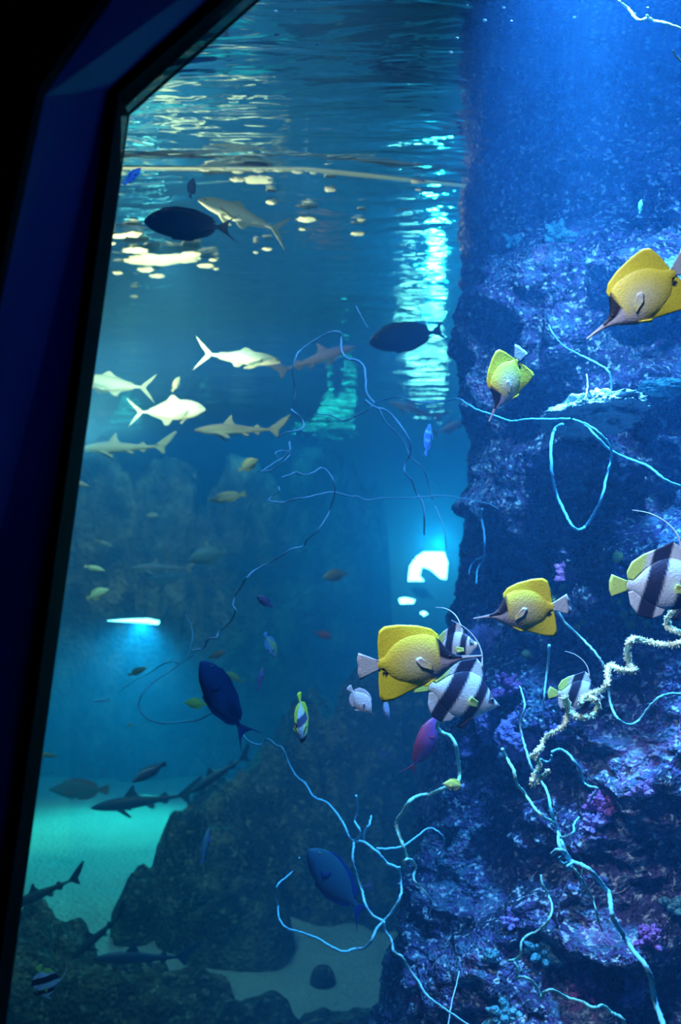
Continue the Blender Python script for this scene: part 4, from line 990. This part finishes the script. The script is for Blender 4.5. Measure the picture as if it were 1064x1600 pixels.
pf('small pale fish just left of the tangled whip', 350, 778, 7.5, 62, 'L', -12, 15, back=(0.40, 0.40, 0.28), deep=0.6)
pf('dim green fish above and right of the grey middle shark', 318, 870, 8.5, 66, 'L', -14, 15, back=(0.22, 0.40, 0.38), belly=(0.2, 0.4, 0.4), fin=(0.2, 0.4, 0.4), deep=0.9)
pf('pale greenish fish alone in the dark centre', 520, 900, 7.0, 42, 'L', -10, 20, deep=1.0)
pf('small curved pale fish above the yellowish small fish', 151, 889, 7.2, 34, 'R', -14, 15, deep=0.6)
pf('small yellowish fish right of the frame above the slit of light', 156, 927, 7.0, 38, 'R', 22, 20, deep=1.0)
pf('tiny pale fish below the two sharks on the left', 240, 805, 8.5, 22, 'R', 0, 20, deep=0.8)
pf('pale tiny fish in the dark below the middle ridge', 165, 850, 9.0, 30, 'R', -20, 15, deep=0.6)
pf('tiny yellow fish far back under the long whip curl', 205, 1133, 6.5, 10, 'R', 0, 10)
pf('small brown fish at the frame above the sand', 70, 1180, 6.6, 30, 'L', 4, 10, back=(0.35, 0.28, 0.15), deep=0.6)
pf('grey green grouper resting over the far sand', 116, 1234, 9.0, 92, 'L', 2, 12, back=(0.16, 0.26, 0.18), belly=(0.2, 0.3, 0.25), fin=(0.35, 0.22, 0.12), nm='grouper', deep=0.75)
pf('lavender grey scaly fish slanting up above the spindle shark', 228, 1210, 6.2, 60, 'L', -28, 15, back=(0.22, 0.26, 0.38), belly=(0.3, 0.34, 0.45), fin=(0.25, 0.3, 0.4), nm='parrotfish', deep=0.65)
pf('dark fish silhouetted against the bright far window', 655, 925, 12.0, 40, 'L', 22, 10, back=(0.02, 0.03, 0.04), belly=(0.02, 0.03, 0.04), fin=(0.02, 0.03, 0.04), nm='fish_silhouette', deep=0.9)
pf('reddish fish far off in the dark centre', 508, 993, 8.0, 30, 'R', -20, 15, back=(0.5, 0.12, 0.10), belly=(0.4, 0.12, 0.10), fin=(0.4, 0.1, 0.1), deep=0.9)

# ------------------------------------------------------------------ lamp reflections on the surface, modelled as solid white blobs
lamp_glint = [(183, 368, 26, 8), (207, 365, 24, 12), (212, 391, 34, 9), (172, 380, 14, 5), (240, 407, 70, 6), (278, 404, 56, 6), (300, 396, 24, 12), (228, 421, 22, 10), (246, 431, 20, 8), (184, 426, 13, 8),
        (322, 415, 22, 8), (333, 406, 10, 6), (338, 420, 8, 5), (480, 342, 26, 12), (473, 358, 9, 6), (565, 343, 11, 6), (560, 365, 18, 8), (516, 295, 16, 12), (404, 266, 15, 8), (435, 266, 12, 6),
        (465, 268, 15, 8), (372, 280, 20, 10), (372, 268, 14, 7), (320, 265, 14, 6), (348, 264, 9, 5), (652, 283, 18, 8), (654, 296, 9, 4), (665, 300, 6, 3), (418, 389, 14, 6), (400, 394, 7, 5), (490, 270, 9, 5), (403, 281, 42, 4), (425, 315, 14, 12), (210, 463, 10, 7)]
FL = {0: 'bright modelled lamp glint touching the window frame, left of the dark oval fish', 1: 'peaked bright modelled lamp glint just left of the dark oval fish', 2: 'long bright modelled lamp glint under the nose of the dark oval fish',
      4: 'longest modelled lamp glint streak lying below the large dark oval fish', 5: 'modelled lamp glint streak joining the longest one at its right end', 6: 'rounded modelled lamp glint at the right tip of the long streaks', 7: 'modelled lamp glint beneath the longest streak, left one of two',
      8: 'modelled lamp glint beneath the longest streak, right one of two', 9: 'roundish modelled lamp glint by the frame, lowest of the bright ones', 10: 'modelled lamp glint just right of the long streaks', 13: 'brightest lone modelled lamp glint right of the dark oval fish',
      15: 'upper of two small bright modelled lamp glints in the middle of the surface', 16: 'lower of two small bright modelled lamp glints in the middle of the surface', 17: 'tilted pale modelled lamp glint just under the divider rim',
      25: 'largest modelled lamp glint near the right end of the divider rim', 31: 'thin straight modelled lamp glint streak under the divider rim'}
for i, (px, py, wx, hz) in enumerate(lamp_glint):
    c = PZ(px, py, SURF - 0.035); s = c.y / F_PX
    lump('glint_blob', c, (wx * s / 2, wx * s / 2 * 0.7, hz * s / 2 * 0.6), GLINT_BUBBLE, FL.get(i, 'small pale modelled lamp glint on the water surface in the shark tank'), 'lamp_glint', seed=400 + i, nub=0.55, freq=2.2, res=14, group='modelled lamp glints on the water surface')
bub = [(1012, 12), (787, 12), (757, 32), (799, 33), (897, 27), (433, 55), (446, 4), (431, 18), (460, 16), (480, 8), (714, 60), (704, 82), (338, 57), (495, 70), (990, 22), (730, 8)]
for i, (px, py) in enumerate(bub):
    c = P(px, py, 2.4 + (i * 37 % 10) * 0.08); s = c.y / F_PX * (1.6 + i * 13 % 3 * 0.7)
    lump('air_bubble', c, (s * 1.3, s, s * 0.8), GLINT_BUBBLE, 'tiny bright air bubble drifting near the top of the tank', 'bubble', seed=500 + i, nub=0.1, res=8, group='air bubbles near the top')
